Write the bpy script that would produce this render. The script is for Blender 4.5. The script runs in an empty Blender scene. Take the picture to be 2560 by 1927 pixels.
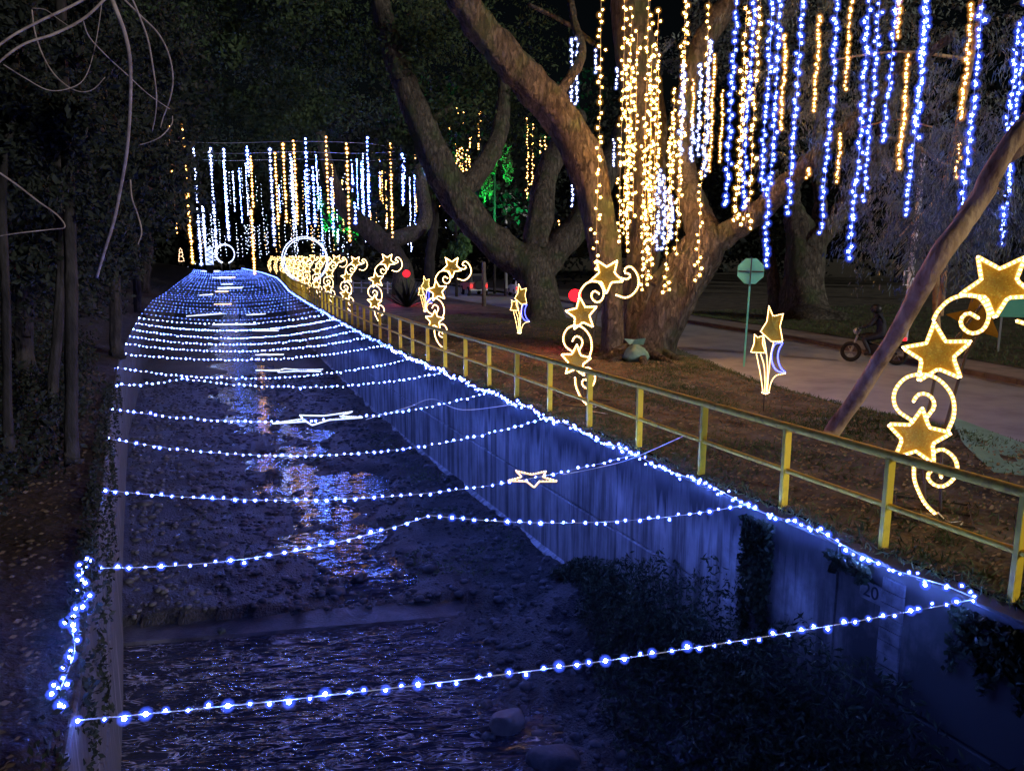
import bpy, bmesh, math, random
import numpy as np
from mathutils import Vector, Matrix, noise

random.seed(7)
rng = np.random.default_rng(7)
R = math.radians
C = bpy.context.scene.collection
S = bpy.context.scene

# ------------------------------------------------------------------ camera
F, HOR, VPX, CAMZ = 1900.0, 640.0, 430.0, 3.1
PITCH = math.atan((963.5 - HOR) / F)
YAW = math.atan((1280 - VPX) / (F / math.cos(PITCH)))
cam = bpy.data.objects.new('camera', bpy.data.cameras.new('camera'))
C.objects.link(cam)
cam.data.sensor_width = 36
cam.data.lens = F / 2560 * 36
cam.data.clip_end = 2000
cam.data.clip_start = 0.05
cam.location = (0, 0, CAMZ)
cam.rotation_euler = (math.pi / 2 - PITCH, 0, -YAW)
S.camera = cam

# ------------------------------------------------------------------ night sky, and a dim sun standing in for the unseen street lamp behind
SUN_EL, SUN_AZ = R(11.5), R(152)      # azimuth clockwise from +Y
world = bpy.data.worlds.new('World'); S.world = world; world.use_nodes = True
wn = world.node_tree.nodes; wl = world.node_tree.links
sky = wn.new('ShaderNodeTexSky'); sky.sky_type = 'NISHITA'; sky.sun_disc = False
sky.sun_elevation = SUN_EL; sky.sun_rotation = SUN_AZ
wl.new(sky.outputs[0], wn['Background'].inputs[0])
wn['Background'].inputs[1].default_value = 0.0003
sun = bpy.data.lights.new('moon', 'SUN'); sun.energy = 0.6; sun.angle = R(3); sun.color = (1, .97, .92)
so = bpy.data.objects.new('moon', sun); C.objects.link(so)
sd = Vector((math.sin(SUN_AZ) * math.cos(SUN_EL), math.cos(SUN_AZ) * math.cos(SUN_EL), math.sin(SUN_EL)))
so.rotation_euler = sd.to_track_quat('Z', 'Y').to_euler(); so.location = (20, -20, 15)
S.view_settings.view_transform = 'Standard'; S.view_settings.look = 'None'
S.view_settings.exposure = 1.4; S.view_settings.gamma = 1
S.render.engine = 'CYCLES'
cy = S.cycles
cy.use_denoising = True; cy.denoiser = 'OPENIMAGEDENOISE'
cy.max_bounces = 4; cy.diffuse_bounces = 2; cy.glossy_bounces = 3; cy.transmission_bounces = 2
cy.transparent_max_bounces = 12; cy.sample_clamp_indirect = 1.5; cy.sample_clamp_direct = 0
cy.use_light_tree = True; cy.caustics_reflective = False; cy.caustics_refractive = False

# ------------------------------------------------------------------ pixel helpers: a pixel gives a direction only
_f = np.array([math.sin(YAW) * math.cos(PITCH), math.cos(YAW) * math.cos(PITCH), -math.sin(PITCH)])
_r = np.array([math.cos(YAW), -math.sin(YAW), 0.0]); _u = np.cross(_r, _f)
CAM = np.array([0, 0, CAMZ])
def ray(x, y): return _f + (x - 1280) / F * _r + (963.5 - y) / F * _u
def at(x, y, z=0.0):                     # where the ray meets the level z
    d = ray(x, y); t = (z - CAMZ) / d[2]; return Vector(CAM + t * d)
def pd(x, y, D): return Vector(CAM + D * ray(x, y))      # at depth D in front of the camera
def onX(x, y, X): d = ray(x, y); return Vector(CAM + X / d[0] * d)
def proj(p):
    q = np.array(p) - CAM; d = q @ _f
    return 1280 + F * (q @ _r) / d, 963.5 - F * (q @ _u) / d
def zone(ox, oy, s): return lambda x, y: (ox + x * s, oy + y * s)
d1 = zone(0, 0, 2560 / 2212); r3 = zone(1660, 0, .4204); r2 = zone(850, 0, .4204)
r1 = zone(900, 0, .5525); r7 = zone(400, 300, .2403); r5 = zone(780, 250, .2803); r6 = zone(1660, 600, .4204)
rA = zone(0, 0, .4204); rR = zone(1900, 250, .3423); r4 = zone(0, 600, .4204)

def lerp_table(tab):
    a = np.array(tab); return lambda v: float(np.interp(v, a[:, 0], a[:, 1]))
WX = lerp_table([(0, 6.45), (23, 6.5), (30, 6.75), (36, 7.1), (50, 7.9), (70, 9.3), (90, 11.3), (115, 13.6), (150, 15.3), (210, 16)])
LX = lerp_table([(0, -.75), (5.4, -.8), (8.25, -.88), (9.5, -.98), (11, -1.03), (14.3, -1.2), (17, -1.32), (27, -1.7), (42, -1.75), (60, -1.45), (74, -.6), (90, .1), (120, 1.5), (150, 3), (210, 5)])
ROADN = lerp_table([(-30, 12.4), (8, 12.9), (12, 12.8), (15, 13.3), (21, 15.3), (34, 18.2), (50, 18.6), (90, 21), (210, 27)])
ROADF = lerp_table([(-30, 17), (8, 18.3), (12, 19), (18, 20.4), (22, 21.4), (29, 22.2), (50, 25), (90, 28), (210, 34)])

# ------------------------------------------------------------------ materials
def mat(name, col, rough=.7, metal=0.0, emit=None, es=0.0, spec=.4):
    m = bpy.data.materials.new(name); m.use_nodes = True
    b = m.node_tree.nodes['Principled BSDF']
    b.inputs['Base Color'].default_value = (*col, 1); b.inputs['Roughness'].default_value = rough
    b.inputs['Metallic'].default_value = metal; b.inputs['Specular IOR Level'].default_value = spec
    if emit:
        b.inputs['Emission Color'].default_value = (*emit, 1); b.inputs['Emission Strength'].default_value = es
    return m
def noisy(name, cols, scale=5.0, stretch=(1, 1, 1), rough=.85, bump=.3, bscale=30.0, detail=6, dist=.02, metal=0.0, spec=.3, coords='Object', pos=None, rvar=None):
    """several colours mixed by noise, with bump"""
    m = mat(name, cols[0], rough, metal, spec=spec); nt = m.node_tree; n = nt.nodes; l = nt.links; b = n['Principled BSDF']
    tc = n.new('ShaderNodeTexCoord'); mp = n.new('ShaderNodeMapping'); mp.inputs['Scale'].default_value = stretch
    l.new(tc.outputs[coords], mp.inputs[0])
    nz = n.new('ShaderNodeTexNoise'); nz.inputs['Scale'].default_value = scale; nz.inputs['Detail'].default_value = detail; nz.inputs['Roughness'].default_value = .62
    l.new(mp.outputs[0], nz.inputs[0])
    cr = n.new('ShaderNodeValToRGB'); l.new(nz.outputs[0], cr.inputs[0])
    e = cr.color_ramp.elements
    ps = pos or list(np.linspace(.32, .68, len(cols)))
    e[0].position = ps[0]; e[0].color = (*cols[0], 1); e[1].position = ps[-1]; e[1].color = (*cols[-1], 1)
    for p, c in list(zip(ps, cols))[1:-1]:
        q = e.new(p); q.color = (*c, 1)
    l.new(cr.outputs[0], b.inputs['Base Color'])
    if bump:
        n2 = n.new('ShaderNodeTexNoise'); n2.inputs['Scale'].default_value = bscale; n2.inputs['Detail'].default_value = 5
        l.new(mp.outputs[0], n2.inputs[0])
        bp = n.new('ShaderNodeBump'); bp.inputs['Strength'].default_value = bump; bp.inputs['Distance'].default_value = dist
        l.new(n2.outputs[0], bp.inputs['Height']); l.new(bp.outputs[0], b.inputs['Normal'])
    if rvar:
        rr = n.new('ShaderNodeMapRange'); rr.inputs['To Min'].default_value = rvar[0]; rr.inputs['To Max'].default_value = rvar[1]
        l.new(nz.outputs[0], rr.inputs[0]); l.new(rr.outputs[0], b.inputs['Roughness'])
    return m
def glow(name, col, strength, sample='AUTO'):
    m = bpy.data.materials.new(name); m.use_nodes = True; nt = m.node_tree
    nt.nodes.remove(nt.nodes['Principled BSDF'])
    e = nt.nodes.new('ShaderNodeEmission'); e.inputs[0].default_value = (*col, 1); e.inputs[1].default_value = strength
    nt.links.new(e.outputs[0], nt.nodes['Material Output'].inputs[0])
    m.cycles.emission_sampling = sample
    return m
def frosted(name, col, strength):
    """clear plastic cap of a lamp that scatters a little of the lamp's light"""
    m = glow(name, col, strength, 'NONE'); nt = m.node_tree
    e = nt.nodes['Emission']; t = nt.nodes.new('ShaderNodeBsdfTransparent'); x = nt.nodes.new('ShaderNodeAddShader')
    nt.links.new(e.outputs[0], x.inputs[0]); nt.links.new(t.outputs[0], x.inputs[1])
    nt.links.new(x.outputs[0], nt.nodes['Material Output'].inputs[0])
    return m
BLUE, WARM, COOL, ROPE = (.09, .175, 1.0), (1.0, .44, .085), (.50, .60, 1.0), (1.0, .66, .27)
M = {
 'blue': glow('blue_led', BLUE, 185), 'blue_cap': frosted('blue_led_cap', (.05, .11, 1), .062),  # every *_cap is a halo shell, a bloom painted round the bulb
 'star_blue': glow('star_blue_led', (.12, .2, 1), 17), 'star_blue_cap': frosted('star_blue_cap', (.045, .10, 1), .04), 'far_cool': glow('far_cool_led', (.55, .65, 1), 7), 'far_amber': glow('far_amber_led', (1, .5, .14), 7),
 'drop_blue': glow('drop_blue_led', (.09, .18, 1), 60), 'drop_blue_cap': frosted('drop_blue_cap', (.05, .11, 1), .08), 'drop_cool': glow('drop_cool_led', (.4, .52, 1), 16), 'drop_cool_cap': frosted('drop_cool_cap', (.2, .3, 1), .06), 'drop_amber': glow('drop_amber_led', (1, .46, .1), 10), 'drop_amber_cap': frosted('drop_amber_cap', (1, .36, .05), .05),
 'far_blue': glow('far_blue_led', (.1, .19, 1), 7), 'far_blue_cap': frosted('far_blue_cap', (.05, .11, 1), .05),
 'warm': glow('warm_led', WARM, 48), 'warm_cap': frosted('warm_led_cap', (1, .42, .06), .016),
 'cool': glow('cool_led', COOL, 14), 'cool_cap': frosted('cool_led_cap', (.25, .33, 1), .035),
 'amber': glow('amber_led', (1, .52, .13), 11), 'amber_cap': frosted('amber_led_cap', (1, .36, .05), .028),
 'rope_bead': glow('rope_led', ROPE, 12), 'rope_tube': glow('rope_tube', (1, .48, .12), .95),
 'white_bead': glow('white_rope_led', (.66, .74, 1), 5), 'white_tube': glow('white_rope_tube', (.4, .5, 1), .9),
 'pink_bead': glow('pale_rope_led', (1, .7, .45), 5), 'pink_tube': glow('pale_rope_tube', (1, .55, .3), .8),
 'blue_bead': glow('blue_rope_led', (.12, .14, 1), 6), 'blue_tube': glow('blue_rope_tube', (.05, .06, 1), 3),
 'red': glow('red_lens', (1, .01, .018), 1.5), 'green': glow('green_lens', (.1, 1, .4), 14), 'tail': glow('tail_lens', (1, .02, .02), 1.6),
 'cable': mat('cable', (.55, .6, .7), .5), 'warm_cable': mat('clear_cable', (.6, .5, .3), .5),
 'tinsel': noisy('gold_tinsel', [(.2, .125, .012), (.45, .31, .025), (.34, .33, .04), (.72, .56, .1)], 55, rough=.38, metal=.55, bump=.9, bscale=160, dist=.01, spec=.6),
 'dark_metal': mat('dark_metal', (.05, .045, .04), .55, .6),
 'yellow': noisy('yellow_paint', [(.5, .33, .012), (.68, .46, .015), (.72, .5, .02)], 6, rough=.5, bump=.15, bscale=50, pos=[.3, .5, .7]),
 'rail': noisy('rail_paint', [(.5, .25, .02), (.84, .53, .03), (.88, .6, .04)], 9, rough=.7, bump=.2, bscale=60, pos=[.3, .48, .7]),
 'pale_bark': noisy('smooth_bark', [(.16, .085, .04), (.44, .27, .13), (.60, .40, .21)], 4, (1, 1, .5), .9, .8, 12, 7, .04),
 'dark_bark': noisy('dark_bark', [(.006, .005, .005), (.02, .017, .016), (.04, .035, .033)], 4, (1, 1, .4), .95, .9, 12, 7, .06),
 'twig': noisy('twig', [(.16, .12, .12), (.38, .31, .30)], 12, rough=.8, bump=.3),
 'lit_leaf': noisy('lush_leaf', [(.04, .10, .03), (.09, .2, .06)], 1.3, rough=.6, bump=0, spec=.3),  # lighter, greener copy of leaf: flood light put into the colour
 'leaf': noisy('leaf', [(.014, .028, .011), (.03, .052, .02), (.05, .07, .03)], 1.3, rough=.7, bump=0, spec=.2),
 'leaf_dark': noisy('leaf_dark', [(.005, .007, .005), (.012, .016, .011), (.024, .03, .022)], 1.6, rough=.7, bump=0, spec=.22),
 'leaf_grey': noisy('leaf_grey', [(.055, .07, .055), (.11, .13, .11), (.17, .19, .155)], 1.5, rough=.55, bump=0, spec=.4),
 'weed': noisy('weed', [(.010, .02, .008), (.03, .045, .018), (.06, .07, .03)], 2.5, rough=.5, bump=0),
 'grass': noisy('grass', [(.035, .065, .018), (.07, .11, .035), (.12, .13, .055)], 1.2, rough=.7, bump=0),
 'litter': noisy('dead_leaf', [(.10, .055, .025), (.22, .13, .06), (.30, .22, .13)], 3, rough=.8, bump=0),
 'dark_litter': noisy('wet_dead_leaf', [(.03, .02, .014), (.07, .045, .03), (.13, .09, .065)], 3, rough=.7, bump=0),  # darker copy of dead_leaf, used on the bank
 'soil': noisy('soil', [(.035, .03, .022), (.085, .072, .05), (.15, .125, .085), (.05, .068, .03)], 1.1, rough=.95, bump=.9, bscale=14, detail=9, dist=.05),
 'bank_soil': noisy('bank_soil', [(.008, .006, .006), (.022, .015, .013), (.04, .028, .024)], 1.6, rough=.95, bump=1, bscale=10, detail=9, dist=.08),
 'asphalt': noisy('asphalt', [(.22, .23, .25), (.31, .325, .35), (.37, .385, .41)], .7, rough=.8, bump=.3, bscale=60, dist=.01),
 'pave': noisy('pavement', [(.22, .19, .17), (.34, .29, .26)], 2.5, rough=.9, bump=.3, bscale=40),
 'green_pave': noisy('green_painted_paving', [(.15, .33, .22), (.25, .48, .34)], 1.5, rough=.85, bump=.3, bscale=40),  # mottled green over the whole driveway
 'gauge': noisy('gauge_enamel', [(.06, .06, .06), (.18, .18, .18), (.26, .26, .26)], 6, rough=.6, bump=.1),
 'kerb': noisy('kerb', [(.10, .075, .06), (.18, .14, .12)], 3, rough=.9, bump=.3),
 'white': mat('white_paint', (.72, .72, .7), .5), 'black': mat('black', (.012, .012, .014), .45), 'rubber': mat('rubber', (.016, .016, .016), .8),
 'steel': mat('galvanised', (.42, .45, .44), .4, .5), 'sign_back': noisy('sign_back', [(.12, .5, .33), (.16, .56, .38)], 4, rough=.45, bump=.05),
 'red_paint': mat('red_paint', (.75, .14, .13), .35), 'car_white': mat('car_white', (.7, .66, .64), .3), 'glass': mat('dark_glass', (.02, .02, .025), .08, spec=.8),
 'jacket': noisy('jacket', [(.012, .012, .018), (.03, .03, .04)], 20, rough=.7, bump=.2), 'skin': mat('skin', (.35, .2, .14), .6), 'jeans': mat('jeans', (.03, .035, .06), .8),
 'sack': noisy('sack', [(.10, .2, .14), (.2, .33, .25)], 5, rough=.6, bump=.5, bscale=8, dist=.04),
 'orange': noisy('orange_tinsel', [(.4, .17, .01), (.75, .38, .03)], 40, rough=.4, metal=.3, bump=.7, bscale=120, dist=.01),
 'stone': noisy('river_stone', [(.015, .015, .017), (.05, .048, .048), (.12, .112, .108)], 3, rough=.6, bump=.4, bscale=20, rvar=(.35, .8)),
 'pale_stone': noisy('pale_stone', [(.12, .10, .09), (.22, .19, .165)], 3, rough=.7, bump=.5, bscale=12),
 'gravel': noisy('wet_gravel', [(.004, .004, .005), (.014, .0135, .013), (.04, .036, .033), (.009, .009, .009)], 7, rough=.6, bump=1, bscale=28, detail=9, dist=.05, rvar=(.3, .75)),
 'trash': mat('plastic_litter', (.7, .7, .72), .4),
}
# concrete of the canal: formwork lines, runs of dirt from the crown
def concrete():
    m = mat('concrete', (.3, .3, .3), .88); nt = m.node_tree; n = nt.nodes; l = nt.links; b = n['Principled BSDF']
    tc = n.new('ShaderNodeTexCoord')
    def nz(scale, st, detail=6):
        mp = n.new('ShaderNodeMapping'); mp.inputs['Scale'].default_value = st; l.new(tc.outputs['Object'], mp.inputs[0])
        q = n.new('ShaderNodeTexNoise'); q.inputs['Scale'].default_value = scale; q.inputs['Detail'].default_value = detail; q.inputs['Roughness'].default_value = .65
        l.new(mp.outputs[0], q.inputs[0]); return q
    a = nz(1.2, (1, 1, .8)); s = nz(3.2, (1, 1.6, .09), 7); s2 = nz(16, (1, 1, .03), 4)
    def ramp(src, p0, c0, p1, c1):
        r = n.new('ShaderNodeValToRGB'); e = r.color_ramp.elements
        e[0].position = p0; e[0].color = (*c0, 1); e[1].position = p1; e[1].color = (*c1, 1); l.new(src, r.inputs[0]); return r
    base = ramp(a.outputs[0], .3, (.30, .29, .28), .7, (.64, .62, .59))
    run = ramp(s.outputs[0], .40, (.16, .15, .14), .56, (1, 1, 1))
    run2 = ramp(s2.outputs[0], .36, (.5, .5, .5), .5, (1, 1, 1))
    mx = n.new('ShaderNodeMixRGB'); mx.blend_type = 'MULTIPLY'; mx.inputs[0].default_value = .75
    l.new(base.outputs[0], mx.inputs[1]); l.new(run.outputs[0], mx.inputs[2])
    m2 = n.new('ShaderNodeMixRGB'); m2.blend_type = 'MULTIPLY'; m2.inputs[0].default_value = .35
    l.new(mx.outputs[0], m2.inputs[1]); l.new(run2.outputs[0], m2.inputs[2])
    # ragged black algae running down from the crown
    sx = n.new('ShaderNodeSeparateXYZ'); l.new(tc.outputs['Object'], sx.inputs[0])
    ad = n.new('ShaderNodeMath'); ad.operation = 'MULTIPLY_ADD'; ad.inputs[1].default_value = 2.2; l.new(s.outputs[0], ad.inputs[0]); l.new(sx.outputs[2], ad.inputs[2])
    al = ramp(ad.outputs[0], .40, (1, 1, 1), .85, (.11, .11, .12))
    m3 = n.new('ShaderNodeMixRGB'); m3.blend_type = 'MULTIPLY'; m3.inputs[0].default_value = 1
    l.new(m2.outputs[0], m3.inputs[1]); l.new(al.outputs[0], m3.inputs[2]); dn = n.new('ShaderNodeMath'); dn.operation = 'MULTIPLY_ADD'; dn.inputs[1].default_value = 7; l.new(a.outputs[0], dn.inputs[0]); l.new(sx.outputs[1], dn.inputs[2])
    dr = n.new('ShaderNodeMapRange'); dr.inputs['From Min'].default_value = 8.6; dr.inputs['From Max'].default_value = 11.6; l.new(dn.outputs[0], dr.inputs[0])  # near end darker: stains, plus shade of the unlit stretch painted in
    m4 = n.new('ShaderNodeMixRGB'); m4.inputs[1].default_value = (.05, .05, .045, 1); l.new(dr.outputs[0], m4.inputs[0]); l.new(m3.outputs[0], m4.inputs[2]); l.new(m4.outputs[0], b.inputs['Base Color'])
    bp = n.new('ShaderNodeBump'); bp.inputs['Strength'].default_value = .12; bp.inputs['Distance'].default_value = .015
    l.new(s2.outputs[0], bp.inputs['Height']); l.new(bp.outputs[0], b.inputs['Normal'])
    return m
def bark(name, dark, mid, light, moss):
    m = mat(name, mid, .95, spec=.2); nt = m.node_tree; n = nt.nodes; l = nt.links; b = n['Principled BSDF']
    tc = n.new('ShaderNodeTexCoord'); mp = n.new('ShaderNodeMapping'); mp.inputs['Scale'].default_value = (1, 1, .3); l.new(tc.outputs['Object'], mp.inputs[0])
    big = n.new('ShaderNodeTexNoise'); big.inputs['Scale'].default_value = 1.1; big.inputs['Detail'].default_value = 4; l.new(tc.outputs['Object'], big.inputs[0])
    fi = n.new('ShaderNodeTexNoise'); fi.inputs['Scale'].default_value = 9; fi.inputs['Detail'].default_value = 8; fi.inputs['Roughness'].default_value = .7; fi.inputs['Distortion'].default_value = .8; l.new(mp.outputs[0], fi.inputs[0])
    vo = n.new('ShaderNodeTexVoronoi'); vo.feature = 'DISTANCE_TO_EDGE'; vo.inputs['Scale'].default_value = 7; l.new(mp.outputs[0], vo.inputs[0])
    mv = n.new('ShaderNodeMixRGB'); mv.inputs[0].default_value = .25; l.new(mp.outputs[0], mv.inputs[1]); l.new(fi.outputs[1], mv.inputs[2]); l.new(mv.outputs[0], vo.inputs[0])
    cr = n.new('ShaderNodeValToRGB'); e = cr.color_ramp.elements; e[0].position = .34; e[0].color = (*dark, 1); e[1].position = .72; e[1].color = (*light, 1); q = e.new(.5); q.color = (*mid, 1); l.new(fi.outputs[0], cr.inputs[0])
    mr = n.new('ShaderNodeMapRange'); mr.inputs['From Min'].default_value = .5; mr.inputs['From Max'].default_value = .68; l.new(big.outputs[0], mr.inputs[0])
    mx = n.new('ShaderNodeMixRGB'); l.new(mr.outputs[0], mx.inputs[0]); l.new(cr.outputs[0], mx.inputs[1]); mx.inputs[2].default_value = (*moss, 1); l.new(mx.outputs[0], b.inputs['Base Color'])
    vr = n.new('ShaderNodeMapRange'); vr.inputs['From Max'].default_value = .12; l.new(vo.outputs[0], vr.inputs[0])
    ad = n.new('ShaderNodeMath'); ad.operation = 'MULTIPLY_ADD'; ad.inputs[1].default_value = .5; l.new(vr.outputs[0], ad.inputs[0]); l.new(fi.outputs[0], ad.inputs[2])
    bp = n.new('ShaderNodeBump'); bp.inputs['Strength'].default_value = 1; bp.inputs['Distance'].default_value = .07; l.new(ad.outputs[0], bp.inputs['Height']); l.new(bp.outputs[0], b.inputs['Normal'])
    return m
M['bark'] = bark('bark', (.028, .023, .02), (.092, .08, .064), (.20, .175, .14), (.07, .088, .045))
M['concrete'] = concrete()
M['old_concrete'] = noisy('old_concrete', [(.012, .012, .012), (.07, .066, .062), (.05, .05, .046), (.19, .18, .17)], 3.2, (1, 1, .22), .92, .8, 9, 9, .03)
M['wet_concrete'] = noisy('wet_concrete', [(.012, .012, .013), (.04, .039, .038), (.09, .086, .082)], 3, (1, 1, 1), .5, .5, 25, 9, .02, rvar=(.2, .7))
def water(calm=False):
    m = mat('calm_water' if calm else 'stream_water', (.03, .033, .045), .06, spec=1.0); nt = m.node_tree; n = nt.nodes; l = nt.links; b = n['Principled BSDF']
    b.inputs['IOR'].default_value = 1.33
    tc = n.new('ShaderNodeTexCoord'); hs = []
    for sc, st, k in ((2.3, (.55, 1.7, 1), 1.0), (6, (.55, 1.6, 1), .32), (20, (.7, 1.2, 1), .035)):
        m1 = n.new('ShaderNodeMapping'); m1.inputs['Rotation'].default_value = (0, 0, R(18)); l.new(tc.outputs['Object'], m1.inputs[0])
        mp = n.new('ShaderNodeMapping'); mp.inputs['Scale'].default_value = st; l.new(m1.outputs[0], mp.inputs[0])
        q = n.new('ShaderNodeTexNoise'); q.inputs['Scale'].default_value = sc; q.inputs['Detail'].default_value = 1.5; q.inputs['Distortion'].default_value = .6
        l.new(mp.outputs[0], q.inputs[0])
        k_ = n.new('ShaderNodeMath'); k_.operation = 'MULTIPLY'; k_.inputs[1].default_value = k; l.new(q.outputs[0], k_.inputs[0]); hs.append(k_)
    s = hs[0]
    for h in hs[1:]:
        a = n.new('ShaderNodeMath'); l.new(s.outputs[0], a.inputs[0]); l.new(h.outputs[0], a.inputs[1]); s = a
    # riffle crests: thin broken pale lines across the flow, glints painted into the colour
    m0 = n.new('ShaderNodeMapping'); m0.inputs['Rotation'].default_value = (0, 0, R(20)); l.new(tc.outputs['Object'], m0.inputs[0])
    mp = n.new('ShaderNodeMapping'); mp.inputs['Scale'].default_value = (1.7, 4.6, 1); l.new(m0.outputs[0], mp.inputs[0])
    q = n.new('ShaderNodeTexNoise'); q.inputs['Scale'].default_value = 1.25; q.inputs['Detail'].default_value = 3; q.inputs['Roughness'].default_value = .55; q.inputs['Distortion'].default_value = 1.1; l.new(mp.outputs[0], q.inputs[0])
    sb = n.new('ShaderNodeMath'); sb.operation = 'SUBTRACT'; sb.inputs[1].default_value = .5; l.new(q.outputs[0], sb.inputs[0])
    ab = n.new('ShaderNodeMath'); ab.operation = 'ABSOLUTE'; l.new(sb.outputs[0], ab.inputs[0])
    rg = n.new('ShaderNodeMapRange'); rg.inputs['From Min'].default_value = .002; rg.inputs['From Max'].default_value = .03; rg.inputs['To Min'].default_value = 1; rg.inputs['To Max'].default_value = 0; l.new(ab.outputs[0], rg.inputs[0])
    pt = n.new('ShaderNodeTexNoise'); pt.inputs['Scale'].default_value = 2.3; pt.inputs['Detail'].default_value = 4; l.new(tc.outputs['Object'], pt.inputs[0])
    pr_ = n.new('ShaderNodeMapRange'); pr_.inputs['From Min'].default_value = .40; pr_.inputs['From Max'].default_value = .60; l.new(pt.outputs[0], pr_.inputs[0])
    fm = n.new('ShaderNodeMath'); fm.operation = 'MULTIPLY'; l.new(rg.outputs[0], fm.inputs[0]); l.new(pr_.outputs[0], fm.inputs[1])
    mxc = n.new('ShaderNodeMixRGB'); mxc.inputs[1].default_value = (.02, .022, .035, 1); mxc.inputs[2].default_value = (.8, .8, .86, 1); mxc.inputs[0].default_value = 0; (None if calm else l.new(fm.outputs[0], mxc.inputs[0])); l.new(mxc.outputs[0], b.inputs['Base Color'])
    a = n.new('ShaderNodeMath'); a.operation = 'MULTIPLY_ADD'; a.inputs[1].default_value = .5; l.new(rg.outputs[0], a.inputs[0]); l.new(s.outputs[0], a.inputs[2]); s = a
    bp = n.new('ShaderNodeBump'); bp.inputs['Strength'].default_value = .5 if calm else 1; bp.inputs['Distance'].default_value = .05 if calm else .15
    l.new(s.outputs[0], bp.inputs['Height']); l.new(bp.outputs[0], b.inputs['Normal'])
    return m
M['water'] = water(); M['calm_water'] = water(True)

# ------------------------------------------------------------------ mesh helpers
class MB:
    def __init__(s): s.v = []; s.f = []; s.m = []; s.mats = []
    def mi(s, m):
        if m not in s.mats: s.mats.append(m)
        return s.mats.index(m)
    def add(s, v, f, m):
        o = len(s.v); k = s.mi(m); s.v += [tuple(p) for p in v]; s.f += [tuple(i + o for i in q) for q in f]; s.m += [k] * len(f)
    def box(s, lo, hi, m, rot=None, pivot=None):
        x0, y0, z0 = lo; x1, y1, z1 = hi
        v = [Vector(p) for p in ((x0, y0, z0), (x1, y0, z0), (x1, y1, z0), (x0, y1, z0), (x0, y0, z1), (x1, y0, z1), (x1, y1, z1), (x0, y1, z1))]
        if rot is not None:
            pv = Vector(pivot or (0, 0, 0)); v = [rot @ (p - pv) + pv for p in v]
        s.add(v, [(0, 3, 2, 1), (4, 5, 6, 7), (0, 1, 5, 4), (1, 2, 6, 5), (2, 3, 7, 6), (3, 0, 4, 7)], m)
    def tube(s, pts, rad, m, n=8, caps=True, rough=0.0, seed=0.0):
        pts = [Vector(p) for p in pts]
        if not hasattr(rad, '__len__'): rad = [rad] * len(pts)
        v = []; f = []; up = None
        for i, p in enumerate(pts):
            t = (pts[min(i + 1, len(pts) - 1)] - pts[max(i - 1, 0)])
            t = t.normalized() if t.length > 1e-9 else Vector((0, 0, 1))
            if up is None: up = t.orthogonal().normalized()
            up = (up - t * up.dot(t)); up = up.normalized() if up.length > 1e-6 else t.orthogonal().normalized()
            w = t.cross(up)
            for k in range(n):
                a = 2 * math.pi * k / n; r = rad[i]
                d = up * math.cos(a) + w * math.sin(a)
                if rough:
                    q = (p + d * r) * (1.3 / max(.25, r * 1.6)) + Vector((seed, 0, 0)); q.z *= .4
                    r *= 1 + rough * (noise.noise(q) + .5 * noise.noise(q * 2.7) + (.22 * math.sin(5 * a + 2.2 * noise.noise(p * .5) + seed) + .16 * math.sin(8 * a + 3 * noise.noise(p * .7) + 2 * seed) if n > 20 else 0))
                v.append(p + d * r)
        for i in range(len(pts) - 1):
            for k in range(n):
                a = i * n + k; b = i * n + (k + 1) % n; f.append((a, b, b + n, a + n))
        if caps: f.append(tuple(range(n - 1, -1, -1))); f.append(tuple(range((len(pts) - 1) * n, len(pts) * n)))
        s.add(v, f, m)
    def ball(s, c, r, m, sub=1, scale=(1, 1, 1)):
        v, f = ICO[sub]; c = Vector(c)
        s.add([c + Vector((p[0] * scale[0], p[1] * scale[1], p[2] * scale[2])) * r for p in v], f, m)
    def mesh(s, name, smooth=False):
        me = bpy.data.meshes.new(name); me.from_pydata(s.v, [], s.f)
        for m in s.mats: me.materials.append(M[m])
        me.polygons.foreach_set('material_index', s.m)
        if smooth: me.polygons.foreach_set('use_smooth', [True] * len(s.f))
        me.update(); return me
    def build(s, name, parent=None, smooth=False, **kw): return link(name, s.mesh(name, smooth), parent, **kw)
def ico(sub):
    bm = bmesh.new(); bmesh.ops.create_icosphere(bm, subdivisions=sub, radius=1)
    r = ([tuple(v.co) for v in bm.verts], [tuple(x.index for x in f.verts) for f in bm.faces]); bm.free(); return r
OCT = ([(1, 0, 0), (0, 1, 0), (-1, 0, 0), (0, -1, 0), (0, 0, 1), (0, 0, -1)], [(0, 1, 4), (1, 2, 4), (2, 3, 4), (3, 0, 4), (1, 0, 5), (2, 1, 5), (3, 2, 5), (0, 3, 5)])
ICO = {0: OCT, 1: ico(1), 2: ico(2), 3: ico(3)}
def link(name, data, parent=None, loc=None, rot=None, scale=None, label=None, cat=None, group=None, kind=None):
    o = bpy.data.objects.new(name, data); C.objects.link(o)
    if parent: o.parent = parent
    if loc is not None: o.location = loc
    if rot is not None: o.rotation_euler = rot
    if scale is not None: o.scale = scale
    if label: o['label'] = label
    if cat: o['category'] = cat
    if group: o['group'] = group
    if kind: o['kind'] = kind
    return o
def thing(name, label, cat, loc=(0, 0, 0), rz=0.0, group=None): return link(name, None, None, loc, (0, 0, rz), None, label, cat, group)
def copy_tree(o, parent=None):
    c = o.copy(); C.objects.link(c); c.parent = parent
    for ch in list(o.children): copy_tree(ch, c)
    return c
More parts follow.
